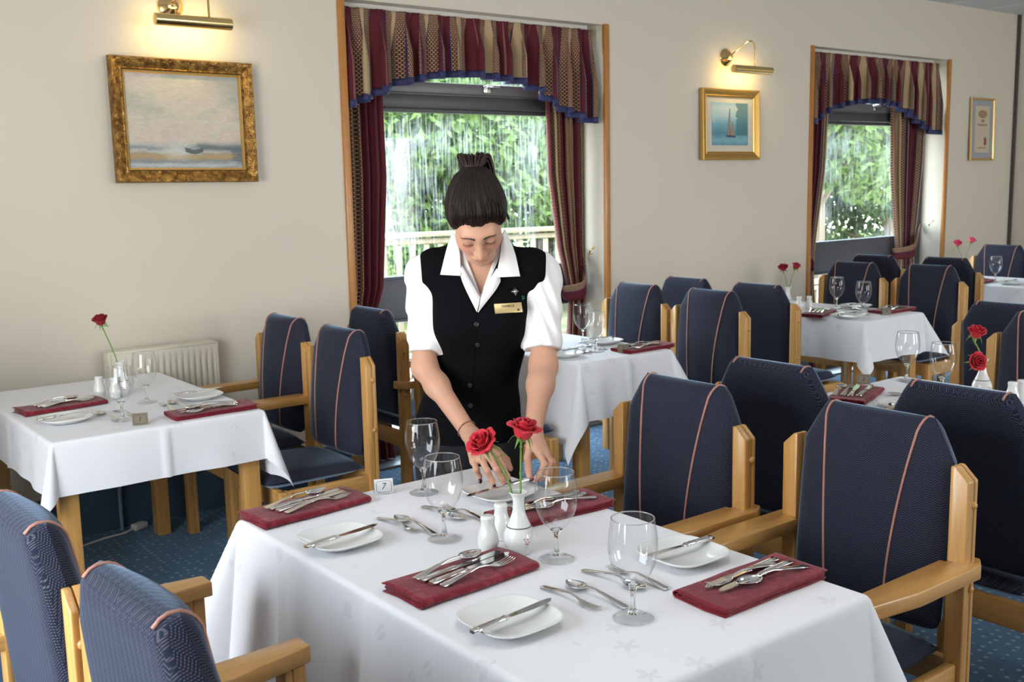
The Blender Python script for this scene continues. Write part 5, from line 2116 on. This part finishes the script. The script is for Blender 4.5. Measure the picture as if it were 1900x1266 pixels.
def head(p):
    q = hl(p)
    ax = np.abs(q[:, 0:1])
    qs = np.concatenate([ax, q[:, 1:]], 1)
    d = s_ell(q, (0, 0.014, 0.030), (0.074, 0.092, 0.084))
    d = smin(d, s_ell(q, (0, -0.030, -0.032), (0.053, 0.062, 0.082)), 0.035)
    d = smin(d, s_cap(qs, (0.0, -0.070, -0.095), (0.018, -0.062, -0.090), 0.021, 0.019), 0.035)
    d = smin(d, s_ell(qs, (0.033, -0.056, -0.026), (0.026, 0.026, 0.028)), 0.03)
    d = smin(d, s_cap(qs, (0.0, -0.085, 0.022), (0.036, -0.074, 0.024), 0.012, 0.012), 0.02)
    d = smax(d, -(np.linalg.norm(qs - np.array([0.030, -0.104, 0.004]), axis=1) - 0.0150), 0.018)
    d = smin(d, s_ell(qs, (0.031, -0.0775, 0.0015), (0.0150, 0.0135, 0.0125)), 0.005)
    d = smin(d, s_cap(q, (0, -0.090, 0.012), (0, -0.1120, -0.032), 0.0070, 0.0100), 0.014)
    d = smin(d, s_ell(qs, (0.0105, -0.100, -0.036), (0.0085, 0.0095, 0.0075)), 0.008)
    d = smin(d, s_ell(q, (0, -0.0895, -0.0625), (0.023, 0.010, 0.0060)), 0.008)
    d = smin(d, s_ell(q, (0, -0.0890, -0.0730), (0.019, 0.010, 0.0065)), 0.007)
    ear = s_ell(qs, (0.0765, 0.012, -0.004), (0.009, 0.020, 0.031))
    ear = smax(ear, -s_ell(qs, (0.086, 0.008, -0.002), (0.006, 0.011, 0.019)), 0.006)
    d = smin(d, ear, 0.006)
    return d


# fingers: chains of joints, knuckle first; radii per joint
FR = [  # right hand, palm down on the plate, little finger first
    [pz(879, 856, 0.826), pz(884, 872, 0.806), pz(889, 884, 0.786), pz(890.5, 892, 0.7755)],
    [pz(893, 851, 0.834), pz(904, 874, 0.812), pz(912, 891, 0.786), pz(916, 902, 0.7715)],
    [pz(908, 848, 0.837), pz(921, 871, 0.815), pz(931, 889, 0.787), pz(936, 899, 0.7715)],
    [pz(921, 846, 0.832), pz(933, 866, 0.812), pz(941, 884, 0.787), pz(944.5, 894, 0.7735)]]
TR = [pz(888, 822, 0.850) + (0.016, 0.02, -0.010), pz(915, 836, 0.828) + (0.012, 0.016, -0.006), pz(936, 856, 0.806) + (0.006, 0.012, 0.0), pz(945, 872, 0.792) + (0.004, 0.010, 0)]
FL = [  # left hand, index first
    [pz(1000, 841, 0.836), pz(1010, 862, 0.812), pz(1001, 882, 0.790), pz(990, 892, 0.7785)],
    [pz(1009, 843, 0.834) + (0, .016, 0), pz(1022, 862, 0.812) + (0, .018, 0), pz(1013, 883, 0.788) + (0, .014, 0), pz(1001, 893, 0.774) + (0, .012, 0)],
    [pz(1013, 848, 0.830) + (0, .032, 0), pz(1027, 865, 0.808) + (0, .036, 0), pz(1020, 884, 0.786) + (0, .030, 0), pz(1009, 893, 0.772) + (0, .026, 0)],
    [pz(1014, 854, 0.826) + (0, .046, 0), pz(1027, 872, 0.804) + (0, .050, 0), pz(1021, 886, 0.786) + (0, .044, 0), pz(1013, 894, 0.772) + (0, .040, 0)]]
TL = [pz(985, 826, 0.850) + (0, -.004, 0), pz(979, 848, 0.822) + (0, -.010, 0), pz(980, 872, 0.798) + (0, -.010, 0), pz(983, 889, 0.780) + (0, -.006, 0)]
RF = [(0.0085, 0.0078, 0.0070, 0.0058), (0.0092, 0.0084, 0.0076, 0.0064), (0.0094, 0.0086, 0.0078, 0.0066), (0.0092, 0.0084, 0.0076, 0.0064)]


def arm_hand(p, sh, el, wr, fingers, thumb, rf, w=1.0):
    d = s_cap(p, sh + (el - sh) * 0.16, el, 0.036, 0.0375 * w)
    mid = el + (wr - el) * 0.28
    d = smin(d, s_cap(p, el, mid, 0.0375 * w, 0.0355 * w), 0.03)
    d = smin(d, s_cap(p, mid, wr, 0.0355 * w, 0.0235), 0.03)
    hand = None
    for ch, r in zip(fingers, rf):
        f_ = s_cap(p, wr + (ch[0] - wr) * 0.15, ch[0], 0.0165, 0.0115)
        hand = f_ if hand is None else smin(hand, f_, 0.014)
    th = s_cap(p, wr + (thumb[0] - wr) * 0.4, thumb[0], 0.017, 0.0135)
    hand = smin(hand, th, 0.014)
    d = smin(d, hand, 0.022)
    fi = None
    for ch, r in zip(fingers, rf):
        one = None
        for k in range(3):
            s_ = s_cap(p, ch[k], ch[k + 1], r[k], r[k + 1])
            one = s_ if one is None else smin(one, s_, 0.004)
            if k:
                one = smin(one, np.linalg.norm(p - ch[k], axis=1) - r[k] * 1.07, 0.004)
        fi = one if fi is None else np.minimum(fi, one)
    one = None
    for k, (ra, rb) in enumerate(((0.0130, 0.0105), (0.0105, 0.0098), (0.0098, 0.0072))):
        s_ = s_cap(p, thumb[k], thumb[k + 1], ra, rb)
        one = s_ if one is None else smin(one, s_, 0.004)
    fi = np.minimum(fi, one)
    return smin(d, fi, 0.006)


def body(p):
    d = torso(p)
    d = smin(d, s_cap(p, NK, HC + RH @ np.array([0, 0.030, -0.055]), 0.052, 0.050), 0.03)
    d = smin(d, s_cap(p, CHE + (-0.06, -0.02, 0.115), CHE + (0.05, -0.02, 0.115), 0.012, 0.012), 0.05)
    d = smin(d, head(p), 0.022)
    a = smin(arm_hand(p, SHR, ELR, WRR, FR, TR, RF, 0.90), arm_hand(p, SHL, ELL, WRL, FL, TL, RF[::-1]), 0.001)
    return smin(d, a, 0.012)


def m_skin():
    t = NT('skin')
    at = t.n('Attribute', {'attribute_name': 'tint'})
    nz = t.n('TexNoise', Vector=t.obj(), Scale=60.0, Detail=3.0)
    c = t.mix(t.math('MULTIPLY', nz.outputs[0], 0.22), at.outputs['Color'], (0.42, 0.20, 0.14))
    return t.done(t.pbsdf(Base_Color=c, Roughness=0.48, Specular_IOR_Level=0.35, Subsurface_Weight=0.12, Subsurface_Radius=(0.012, 0.004, 0.002), Subsurface_Scale=0.6, Normal=t.bump(nz.outputs[0], 0.05, 0.001)))


SKIN = m_skin()
bv, bf = sdf_mesh(body, (-0.27, -0.50, 0.745), (0.30, 0.16, 1.62), 0.0025)
bv = smooth_verts(bv, bf, 1, 0.4)
q = hl(bv)
base = np.tile(np.array([0.56, 0.315, 0.215]), (len(bv), 1))


def blend(mask, col):
    global base
    m_ = np.clip(mask, 0, 1)[:, None]
    base = base * (1 - m_) + np.array(col) * m_


face = (np.linalg.norm(q, axis=1) < 0.16).astype(float)
ax = np.abs(q[:, 0])
blend(face * np.exp(-(((ax - 0.042) / 0.020) ** 2 + ((q[:, 1] + 0.075) / 0.04) ** 2 + ((q[:, 2] + 0.030) / 0.022) ** 2)) * 0.75, (0.64, 0.26, 0.20))
lip = face * np.exp(-np.maximum(0, (q[:, 0] / 0.022) ** 2 + ((q[:, 2] + 0.0675) / 0.0095) ** 2 - 0.55) * 6) * (q[:, 1] < -0.078)
blend(lip * 0.85, (0.52, 0.19, 0.17))
eyes = face * np.exp(-(((ax - 0.031) / 0.014) ** 2 + ((q[:, 2] - 0.004) / 0.008) ** 2)) * (q[:, 1] < -0.06)
blend(eyes * 0.55, (0.42, 0.22, 0.16))
for ch in FR + FL + [TR, TL]:
    blend(np.exp(-(np.linalg.norm(bv - ch[3], axis=1) / 0.012) ** 2) * 0.5, (0.66, 0.30, 0.24))
    blend(np.exp(-(np.linalg.norm(bv - ch[1], axis=1) / 0.010) ** 2) * 0.35, (0.62, 0.29, 0.22))
BODY = pbuild('body', bv, bf, SKIN, paint=base)

# ---- nails
NAIL = plain('dark_plum_nail_varnish', (0.035, 0.004, 0.010), 0.12, Coat_Weight=0.6)
for ch, up in [(c, np.array([0.0, -0.5, 0.85])) for c in FR] + [(TL, np.array([-0.15, -0.85, 0.45])), (FL[0], np.array([-0.7, -0.3, 0.2]))]:
    a = norm(ch[3] - ch[2])
    n_ = norm(up - a * (up @ a))
    s_ = np.cross(a, n_)
    R = np.stack([a, s_, n_], 1)
    b = MB()
    b.add(ball(1.0, 14, 10), 0, ch[3] + a * 0.0015 + n_ * 0.0042, R, (0.0078, 0.0056, 0.0030))
    b.build('fingernail', NAIL, PERSON, angle=180)
# ---- brows, lashes
HAIRDK = plain('dark_brown_hair_fine', (0.030, 0.016, 0.010), 0.5)
E0 = tuple(HC)
headrot = Matrix([list(r) for r in RH]).to_euler()


def head_child(name, b, m_, angle=180):
    o = b.build(name, m_, PERSON, angle=angle)
    o.location = E0
    o.rotation_euler = headrot
    return o


def face_y(x, z):
    """depth of the face surface at head coordinates x, z"""
    ys = np.linspace(-0.135, -0.02, 240)
    pts = HC + np.stack([np.full(240, x), ys, np.full(240, z)], 1) @ RH.T
    d = head(pts)
    i = np.argmax(d < 0.0)
    return ys[i]


for s in (-1, 1):
    pts, rad = [], []
    for k in range(9):
        t = k / 8
        x = s * (0.012 + 0.036 * t)
        z = 0.0225 + 0.0055 * math.sin(PI * (0.15 + 0.7 * t)) - 0.003 * t
        pts.append((x, face_y(x, z) - 0.0003, z))
        rad.append(0.0028 * (1 - 0.65 * t) + 0.0004)
    b = MB()
    b.add(tube(pts, rad, 6))
    head_child('eyebrow', b, HAIRDK)
    b = MB()
    pts = []
    for k in range(9):
        t = k / 8
        x = s * (0.018 + 0.027 * t)
        z = -0.0062 + 0.004 * (2 * t - 1) ** 2
        pts.append(np.array((x, face_y(x, z) - 0.0006, z)))
    b.add(tube(pts, 0.0009, 5))
    for k in range(9):
        o_ = pts[k]
        b.add(tube([o_, o_ + (s * 0.002 * (k / 8 - 0.2), -0.005, -0.0015), o_ + (s * 0.004 * (k / 8 - 0.2), -0.0085, -0.0010)], [0.0006, 0.0004, 0.0002], 4))
    head_child('eyelash', b, HAIRDK)


# ---- hair
TIE = np.array([0.004, 0.078, 0.098])


def hair_q(q):
    d = s_ell(q, (0, 0.016, 0.032), (0.0865, 0.105, 0.094))
    d = smin(d, s_ell(q, (0.003, 0.066, 0.082), (0.040, 0.034, 0.034)), 0.05)
    d = smin(d, s_ell(q, (0, 0.045, -0.030), (0.070, 0.058, 0.06)), 0.04)
    # hairline: sweeps from the forehead past the ears to the nape
    ax_ = np.abs(q[:, 0])
    line = q[:, 2] - 0.070 + 0.80 * (q[:, 1] + 0.085) - 0.9 * np.maximum(0, q[:, 1]) + 1.15 * np.maximum(0, ax_ - 0.030) + 0.006 + 0.004 * np.cos(q[:, 0] * 60)
    line = line - 0.011 * np.exp(-((ax_ - 0.046) / 0.016) ** 2) + 0.003 * np.exp(-(q[:, 0] / 0.02) ** 2)
    line = np.where(q[:, 1] > 0.012, line + 1.6 * (q[:, 1] - 0.012), line)
    d = d + 0.013 * np.exp(-np.maximum(line, 0) / 0.022)
    d = smax(d, -line * 0.72, 0.004)
    d = smax(d, -s_ell(q, (0.088, 0.006, -0.010), (0.020, 0.027, 0.036)), 0.006)
    a = np.arctan2(q[:, 0] - TIE[0], (q[:, 1] - TIE[1]) * 0.73 - (q[:, 2] - TIE[2]) * 0.69)
    r = np.linalg.norm(q - TIE, axis=1)
    d = d + 0.0011 * np.sin(a * 34 + 3 * np.sin(a * 5)) * np.clip(r / 0.05, 0, 1) + 0.0008 * np.sin(a * 71 + 1.3)
    return d


def m_hair():
    t = NT('brunette_hair')
    x, y, z = t.xyz(t.obj())
    yy = t.math('SUBTRACT', t.math('MULTIPLY', t.math('SUBTRACT', y, TIE[1]), 0.73), t.math('MULTIPLY', t.math('SUBTRACT', z, TIE[2]), 0.69))
    a = t.math('ARCTAN2', t.math('SUBTRACT', x, TIE[0]), yy)
    r = t.math('MULTIPLY', t.math('ADD', t.math('MULTIPLY', y, 0.69), t.math('MULTIPLY', z, 0.73)), 3.0)
    v = t.n('CombineXYZ', X=t.math('MULTIPLY', a, 26.0), Y=r, Z=0.0)
    nz = t.n('TexNoise', Vector=v, Scale=1.6, Detail=5.0, Roughness=0.7)
    c = t.ramp(nz.outputs[0], [(0.36, (0.004, 0.002, 0.0016)), (0.56, (0.012, 0.0055, 0.0038)), (0.72, (0.060, 0.026, 0.015))])
    return t.done(t.pbsdf(Base_Color=c, Roughness=0.36, Specular_IOR_Level=0.28, Anisotropic=0.5, Normal=t.bump(nz.outputs[0], 0.6, 0.003)))


HAIR = m_hair()
hv, hf = sdf_mesh(hair_q, (-0.10, -0.11, -0.10), (0.10, 0.14, 0.16), 0.0022)
HAIRO = pbuild('hair', hv, hf, HAIR, loc=E0, rot=headrot)
rr = random.Random(4)
HFINE = plain('fine_hairline_strand', (0.014, 0.007, 0.005), 0.4, Specular_IOR_Level=0.25)
HSTR = plain('brunette_strand', (0.016, 0.008, 0.006), 0.38, Specular_IOR_Level=0.3)
HST2 = plain('chestnut_strand', (0.035, 0.014, 0.010), 0.38, Specular_IOR_Level=0.3)


def skin_point(a, t):
    """point of the hair surface on the way from the face edge (t=0) back towards the band"""
    dirv = norm(np.array([math.sin(a) * 0.9, -0.80 - 0.2 * math.cos(a), 0.60 - 0.42 * abs(math.sin(a)) ** 2]))
    d0 = norm(dirv * (1 - t) + norm(TIE - np.array([0, 0.014, 0.03])) * t)
    c0 = np.array([0, 0.014, 0.030])
    ss = np.linspace(0.05, 0.13, 90)
    pts = c0 + ss[:, None] * d0
    v_ = np.minimum(hair_q(pts), head(HC + pts @ RH.T))
    i = np.argmax(v_ > 0)
    return pts[i]


b = MB()
for k in range(150):
    a = rr.uniform(-1.45, 1.45)
    t0 = rr.uniform(-0.02, 0.05)
    P_ = [skin_point(a + rr.uniform(-.01, .01), t0 + q_ * 0.11) for q_ in range(4)]
    w_ = norm(P_[0] - np.array([0, 0.014, 0.03]))
    b.add(tube(spline([P_[0] + w_ * 0.0004, P_[1] + w_ * 0.0012, P_[2] + w_ * 0.0012, P_[3] - w_ * 0.001], 3), [0.0003, 0.0006, 0.0009, 0.0010, 0.0011, 0.0011, 0.0011, 0.0010, 0.0009, 0.0008], 4))
HAIRLINE = b
up_ = norm(RH.T @ np.array([0.0, 0.25, 1.0]))        # upward in head coordinates
bk_ = norm(RH.T @ np.array([0.0, 1.0, -0.1]))
dn_ = RH.T @ np.array([0.0, 0.0, -1.0])
rt_ = RH.T @ np.array([1.0, 0.0, 0.0])
b = MB()
for k in range(80):
    a, c = rr.uniform(0, 6.28), rr.uniform(0.0, 1.0) ** 0.5
    ox, oy = 0.014 * c * math.cos(a), 0.014 * c * math.sin(a)
    st = TIE + rt_ * ox + bk_ * oy + up_ * 0.008
    sp = rr.uniform(0.8, 1.6)
    p1 = st + up_ * 0.022 * sp + rt_ * ox * 1.2
    p2 = st + up_ * (0.030 * sp) + bk_ * 0.03 + rt_ * (ox * 2.6 + 0.006)
    p3 = st + bk_ * 0.055 + rt_ * (0.026 + ox * 2.4) + dn_ * 0.05
    p4 = st + bk_ * 0.055 + rt_ * (0.040 + ox * 1.6) + dn_ * (0.13 + rr.uniform(-.01, .02))
    p5 = st + bk_ * 0.040 + rt_ * (0.050 + ox * 0.8) + dn_ * (0.18 + rr.uniform(-.02, .02))
    b.add(tube(spline([st - up_ * 0.015, p1, p2, p3, p4, p5], 5), [0.0034 * min(1, (26 - i) / 7) + 0.0002 for i in range(26)], 5), 1 if k % 4 == 0 else 0)
for k in range(26):     # the short bunch that stands up above the band
    a = 6.28 * k / 26
    ox, oy = math.cos(a), math.sin(a)
    st = TIE + rt_ * 0.010 * ox + bk_ * 0.008 * oy + up_ * 0.006
    b.add(tube(spline([st, st + up_ * 0.02 + rt_ * 0.016 * ox + bk_ * 0.008 * oy, st + up_ * (0.030 + 0.012 * rr.random()) + rt_ * (0.026 * ox + 0.004) + bk_ * 0.02, st + up_ * (0.010 * ox) + rt_ * 0.033 * ox + bk_ * 0.036], 5), [0.0036, 0.0036, 0.0035, 0.0034, 0.0033, 0.0032, 0.003, 0.003, 0.0028, 0.0026, 0.0022, 0.002, 0.0017, 0.0014, 0.001, 0.0004], 5), 1 if k % 3 == 0 else 0)
for k in range(7):
    st = TIE + up_ * 0.02 + rt_ * rr.uniform(-0.008, 0.008)
    b.add(tube(spline([st, st + up_ * 0.02 + rt_ * rr.uniform(-.006, .006), st + up_ * rr.uniform(.03, .04) + rt_ * (0.012 + rr.uniform(-.004, .008))], 4), [0.003, 0.003, 0.0028, 0.0025, 0.002, 0.0015, 0.001, 0.0006, 0.0003], 5), 0)
_o = HAIRLINE.build('hairline', HFINE, PERSON, angle=180)
_o.location, _o.rotation_euler = E0, headrot
o = b.build('ponytail', [HSTR, HST2], PERSON, angle=180)
o.location, o.rotation_euler = E0, headrot
b = MB()
n_ = norm(up_)
e1 = norm(np.cross(n_, (0, 0, 1)))
e2 = np.cross(n_, e1)
for z in (-0.003, 0.003):
    b.add(tube([TIE + n_ * (0.004 + z) + 0.0165 * (math.cos(a) * e1 + math.sin(a) * e2) for a in np.linspace(0, 2 * PI, 25)], 0.0038, 8))
head_child('hair_band', b, plain('maroon_hair_band', (0.10, 0.025, 0.022), 0.6))
b = MB()
for k in range(9):
    t = k / 8
    x = 0.080 - 0.002 * t
    st = np.array([x, 0.016 + 0.018 * t, 0.01])
    b.add(tube(spline([st, st + (0.004, 0.022, -0.03), st + (0.006, 0.035, -0.055 - 0.02 * rr.random()), st + (0.010 + 0.006 * rr.random(), 0.030, -0.085 - 0.02 * rr.random())], 4), [0.0024] * 9 + [0.0018, 0.0012, 0.0008, 0.0004], 5))
head_child('loose_strand', b, HSTR)

# ---- clothes
SLR, SLL = ELR + (SHR - ELR) * 0.155, ELL + (SHL - ELL) * 0.165
VB = pl(884, 580, 2.99)          # where the waistcoat fronts meet
SB = pl(892, 552, 2.99)          # where the blouse opens


def vee(p, tip, k, lx=0.0):
    """negative inside the V opening at the front"""
    dz = p[:, 2] - tip[2]
    return smax(smax(np.abs(p[:, 0] - tip[0] - lx * dz) - k * np.maximum(dz, -0.05), -dz, 0.004), p[:, 1] - (NK[1] + 0.0), 0.01)


def creases(p, s):
    return 0.0045 * np.sin(p[:, 2] * 62 + 9 * np.sin(p[:, 0] * 21 + s) + p[:, 1] * 24)


def vest(p):
    d = torso(p) - 0.0155
    ct = s_cap(p, NK + (0, 0, 0.0), HC + RH @ np.array([0, 0.030, -0.055]), 0.066, 0.06)
    d = smax(d, -ct, 0.006)
    d = smax(d, -(vee(p, VB, 0.40, 0.06) * 0.9), 0.003)
    for s, sh in ((-1, SHR), (1, SHL)):
        arm = s_ell(p, sh + (s * 0.036, 0, -0.02), (0.044, 0.20, 0.11))
        d = smax(d, -arm, 0.004)
    d = smax(d, HIP[2] - 0.045 - p[:, 2], 0.004)
    d = smax(d, p[:, 2] - (NK[2] + 0.012), 0.004)
    return d + 0.0007 * np.sin(p[:, 2] * 55 + 7 * np.sin(p[:, 0] * 16)) * (p[:, 2] < WAI[2] + 0.09)


def sleeve(p, sh, en, r0_, r1_, s):
    a = norm(en - sh)
    d = s_cap(p, sh + a * 0.005, en + a * 0.03, r0_, r1_)
    d = d + 0.35 * creases(p, s) * 2
    cut = (p - en) @ a
    return smax(d, cut, 0.003)


def shirt(p):
    d = torso(p) - 0.0095
    d = smin(d, smin(sleeve(p, SHR + (0.004, 0, -0.012), SLR, 0.052, 0.0455, 1.0), sleeve(p, SHL + (-0.004, 0, -0.012), SLL, 0.053, 0.0535, 2.0), 0.002), 0.035)
    d = smax(d, -s_cap(p, NK + (0, 0, 0.018), HC + RH @ np.array([0, 0.030, -0.055]), 0.056, 0.06), 0.004)
    d = smax(d, -(vee(p, SB, 0.36, 0.03) * 0.9), 0.003)
    d = smax(d, WAI[2] - p[:, 2], 0.004)
    return d


BLACK = NT('black_suiting')
nz = BLACK.n('TexNoise', Vector=BLACK.obj(), Scale=900.0)
BLACK = BLACK.done(BLACK.pbsdf(Base_Color=(0.0040, 0.0042, 0.0055), Roughness=0.85, Specular_IOR_Level=0.06, Normal=BLACK.bump(nz.outputs[0], 0.15, 0.0005)))
TROUS = plain('charcoal_trouser_cloth', (0.012, 0.013, 0.017), 0.8, Sheen_Weight=0.08, Specular_IOR_Level=0.2)
tb = NT('white_blouse_cotton')
nz = tb.n('TexNoise', Vector=tb.obj(), Scale=800.0)
BLOUSE = tb.done(tb.pbsdf(Base_Color=(0.83, 0.82, 0.83), Roughness=0.75, Specular_IOR_Level=0.25, Normal=tb.bump(nz.outputs[0], 0.1, 0.0004)))
v, f = sdf_mesh(vest, (-0.24, -0.22, 0.78), (0.28, 0.16, 1.44), 0.0034)
pbuild('waistcoat', v, f, BLACK)
v, f = sdf_mesh(shirt, (-0.28, -0.26, 0.90), (0.32, 0.16, 1.44), 0.0034)
pbuild('blouse', v, f, BLOUSE)


def trousers(p):
    d = s_ell(p, HIP, (0.164, 0.118, 0.15))
    for s in (-1, 1):
        kn = np.array([HIP[0] + s * 0.085, HIP[1] - 0.02, 0.47])
        an = np.array([HIP[0] + s * 0.085, HIP[1] + 0.02, 0.06])
        leg = smin(s_cap(p, HIP + (s * 0.078, 0, -0.06), kn, 0.092, 0.066), s_cap(p, kn, an, 0.066, 0.054), 0.02)
        d = smin(d, leg, 0.03)
    d = smax(d, p[:, 2] - (WAI[2] - 0.03), 0.004)
    return smax(d, 0.05 - p[:, 2], 0.004)


v, f = sdf_mesh(trousers, (HIP[0] - 0.22, HIP[1] - 0.18, 0.02), (HIP[0] + 0.22, HIP[1] + 0.18, 1.02), 0.006)
pbuild('trousers', v, f, TROUS)
SHOE = plain('black_shoe_leather', (0.01, 0.01, 0.011), 0.35)
for s in (-1, 1):
    fx = HIP[0] + s * 0.085
    b = MB()
    secs = []
    for (y, w_, h_) in ((0.06, 0.020, 0.05), (0.05, 0.032, 0.075), (0.01, 0.036, 0.085), (-0.05, 0.040, 0.062), (-0.11, 0.043, 0.042), (-0.16, 0.036, 0.032), (-0.185, 0.016, 0.022)):
        secs.append([(fx + w_ * np.sign(math.cos(a)) * abs(math.cos(a)) ** 0.7, HIP[1] + y, h_ / 2 + h_ / 2 * np.sign(math.sin(a)) * abs(math.sin(a)) ** 0.6) for a in np.linspace(0, 2 * PI, 17)[:-1]])
    b.add(loft(secs))
    b.build('shoe', SHOE, PERSON, angle=60)


def march(fn, x, y, off=0.0):
    """first point of surface fn met by the sight line through a point of the waistcoat front"""
    d = norm(pl(x, y, 3.0) - CAM_L)
    t = np.linalg.norm(pl(x, y, 2.6) - CAM_L)
    p = CAM_L + d * t
    for _ in range(90):
        s = float(fn(p[None])[0]) - off
        if s < 0.0003:
            break
        p = p + d * min(s * 0.7, 0.03)
    e = 0.002
    g = np.array([float(fn((p + np.eye(3)[k] * e)[None])[0]) - float(fn((p - np.eye(3)[k] * e)[None])[0]) for k in range(3)])
    return p, norm(g)


def chest(p):
    return smin(torso(p) - 0.0155, s_cap(p, NK, NK + (0, -0.02, 0.05), 0.056, 0.054), 0.03)


def flap(outer, inner, name, lift):
    rows = []
    n = 12
    oi = spline([(x, y, 0) for x, y in outer], 6)
    ii = spline([(x, y, 0) for x, y in inner], 6)
    for k in range(n):
        t = k / (n - 1)
        a = oi[min(len(oi) - 1, int(round(t * (len(oi) - 1))))]
        c = ii[min(len(ii) - 1, int(round(t * (len(ii) - 1))))]
        row = []
        for m_ in range(7):
            u = m_ / 6
            px, py = a[0] * (1 - u) + c[0] * u, a[1] * (1 - u) + c[1] * u
            p, g = march(chest, px, py, lift + 0.006 * math.sin(PI * u) + 0.004 * t)
            row.append(p)
        rows.append(row)
    P = np.array(rows)
    P[1:-1, 1:-1] = (P[1:-1, 1:-1] * 2 + P[:-2, 1:-1] + P[2:, 1:-1] + P[1:-1, :-2] + P[1:-1, 2:]) / 6
    b = MB()
    b.add(thick(P, 0.0022))
    b.build(name, BLOUSE, PERSON, angle=60)


flap([(838, 432), (827, 470), (817, 510)], [(846, 440), (853, 470), (855, 512)], 'collar', 0.006)
flap([(936, 425), (954, 466), (965, 513)], [(932, 440), (928, 474), (920, 515)], 'collar', 0.006)
flap([(853, 505), (862, 532), (885, 579)], [(857, 492), (873, 522), (890, 552)], 'lapel', 0.003)
flap([(924, 508), (926, 528), (887, 580)], [(922, 498), (906, 524), (893, 552)], 'lapel', 0.003)


def stuck(x, y, fn=chest, off=0.001):
    p, g = march(fn, x, y, off)
    zx = norm(np.cross((0, 0, 1.0), g))
    zy = np.cross(g, zx)
    return p, np.stack([zx, zy, g], 1)


p, R = stuck(943, 572)
badge = empty('name_badge', tuple(p), 0)
badge.parent = PERSON
badge.rotation_euler = Matrix([list(r) for r in R]).to_euler()
b = MB()
b.add(rbox(-0.0415, 0.0415, -0.0145, 0.0145, -0.001, 0.0026, 0.0009))
b.build('plate', plain('brushed_gold_plate', (0.74, 0.55, 0.27), 0.35, 0.6), badge)
b = MB()
b.add(text_mesh('DANIELLE', 0.0088, 0.0002, 0.0002), 0, (-0.001, 0.0055, 0.0028))
b.build('lettering', INK, badge, smooth=False)
b = MB()
b.add(ball(0.0030, 8, 6, 1, 1, 0.15), 0, (0.029, -0.0075, 0.0028))
for k in range(6):
    a = k * PI / 3
    b.add(tube([(0.029, -0.0075, 0.0029), (0.029 + 0.006 * math.cos(a), -0.0075 + 0.005 * math.sin(a), 0.0029)], 0.0006, 4))
b.build('emblem', INK, badge)
p, R = stuck(955, 541)
b = MB()
for k in range(12):
    a = k * PI / 6
    r = 0.0125 if k % 3 == 0 else 0.0085
    b.add(tube([p + R @ np.array([0.002 * math.cos(a), 0.002 * math.sin(a), 0.002]), p + R @ np.array([r * math.cos(a), r * math.sin(a), 0.0025])], [0.0010, 0.0004], 5))
b.add(ball(0.003, 10, 8), 0, p + R @ np.array([0, 0, 0.002]))
b.build('star_brooch', STEEL, PERSON, angle=60)
p, R = stuck(970, 552)
b = MB()
for k in range(4):
    a = k * PI / 2 + 0.6
    b.add(ball(0.0032, 10, 8, 1, 1, 0.5), 0, p + R @ np.array([0.0036 * math.cos(a), 0.0036 * math.sin(a), 0.0015]))
b.add(tube([p + R @ np.array([0, 0, 0.001]), p + R @ np.array([-0.003, -0.008, 0.001])], 0.0008, 5))
b.build('clover_pin', plain('green_enamel', (0.012, 0.20, 0.14), 0.25, 0.3), PERSON, angle=60)
for (x, y) in ((884, 602), (886, 640), (872, 715), (873, 753)):
    p, R = stuck(x, y, vest)
    b = MB()
    v, f = lathe([(0.0001, 0.0025), (0.0035, 0.0022), (0.0055, 0.0030), (0.0068, 0.0022), (0.0068, 0.0), (0.0001, 0.0)], 20)
    b.add((v, f), 0, p, R)
    b.build('waistcoat_button', plain('black_button', (0.02, 0.02, 0.022), 0.3), PERSON)
p0_, R = stuck(927, 703, vest, 0.0006)
p1_, R = stuck(947, 692, vest, 0.0006)
b = MB()
b.add(tube([p0_, (p0_ + p1_) / 2, p1_], 0.0022, 6))
b.build('pocket_welt', BLACK, PERSON)
# placket edge where the fronts overlap
pts = [stuck(884 - 0.055 * (y - 585), y, vest, 0.0004)[0] for y in range(585, 800, 14)]
b = MB()
b.add(tube(pts, 0.0012, 5))
b.build('front_edge', BLACK, PERSON)
# cord bracelet on her right wrist
c_ = ELR + (WRR - ELR) * 0.95
a = norm(WRR - ELR)
e1 = norm(np.cross(a, (0, 0, 1)))
e2 = np.cross(a, e1)
b = MB()
b.add(tube([c_ + 0.0275 * (math.cos(t) * e1 + math.sin(t) * e2) + a * 0.004 * math.sin(t) for t in np.linspace(0, 2 * PI, 33)], 0.0014, 6))
b.build('bracelet', plain('orange_black_cord', (0.30, 0.12, 0.06), 0.6), PERSON, angle=180)

# the knife she is laying on the plate
k0 = at_z(988, 891, 0.777)
k1 = at_z(860, 926, 0.766)
dv = k1 - k0
o = place(SKNIFE, tuple(k0), 0, 'steel side knife being laid on the plate by her hands', 'side knives on plates')
o.rotation_euler = (0, -math.atan2(dv[2], math.hypot(dv[0], dv[1])), math.atan2(dv[1], dv[0]))
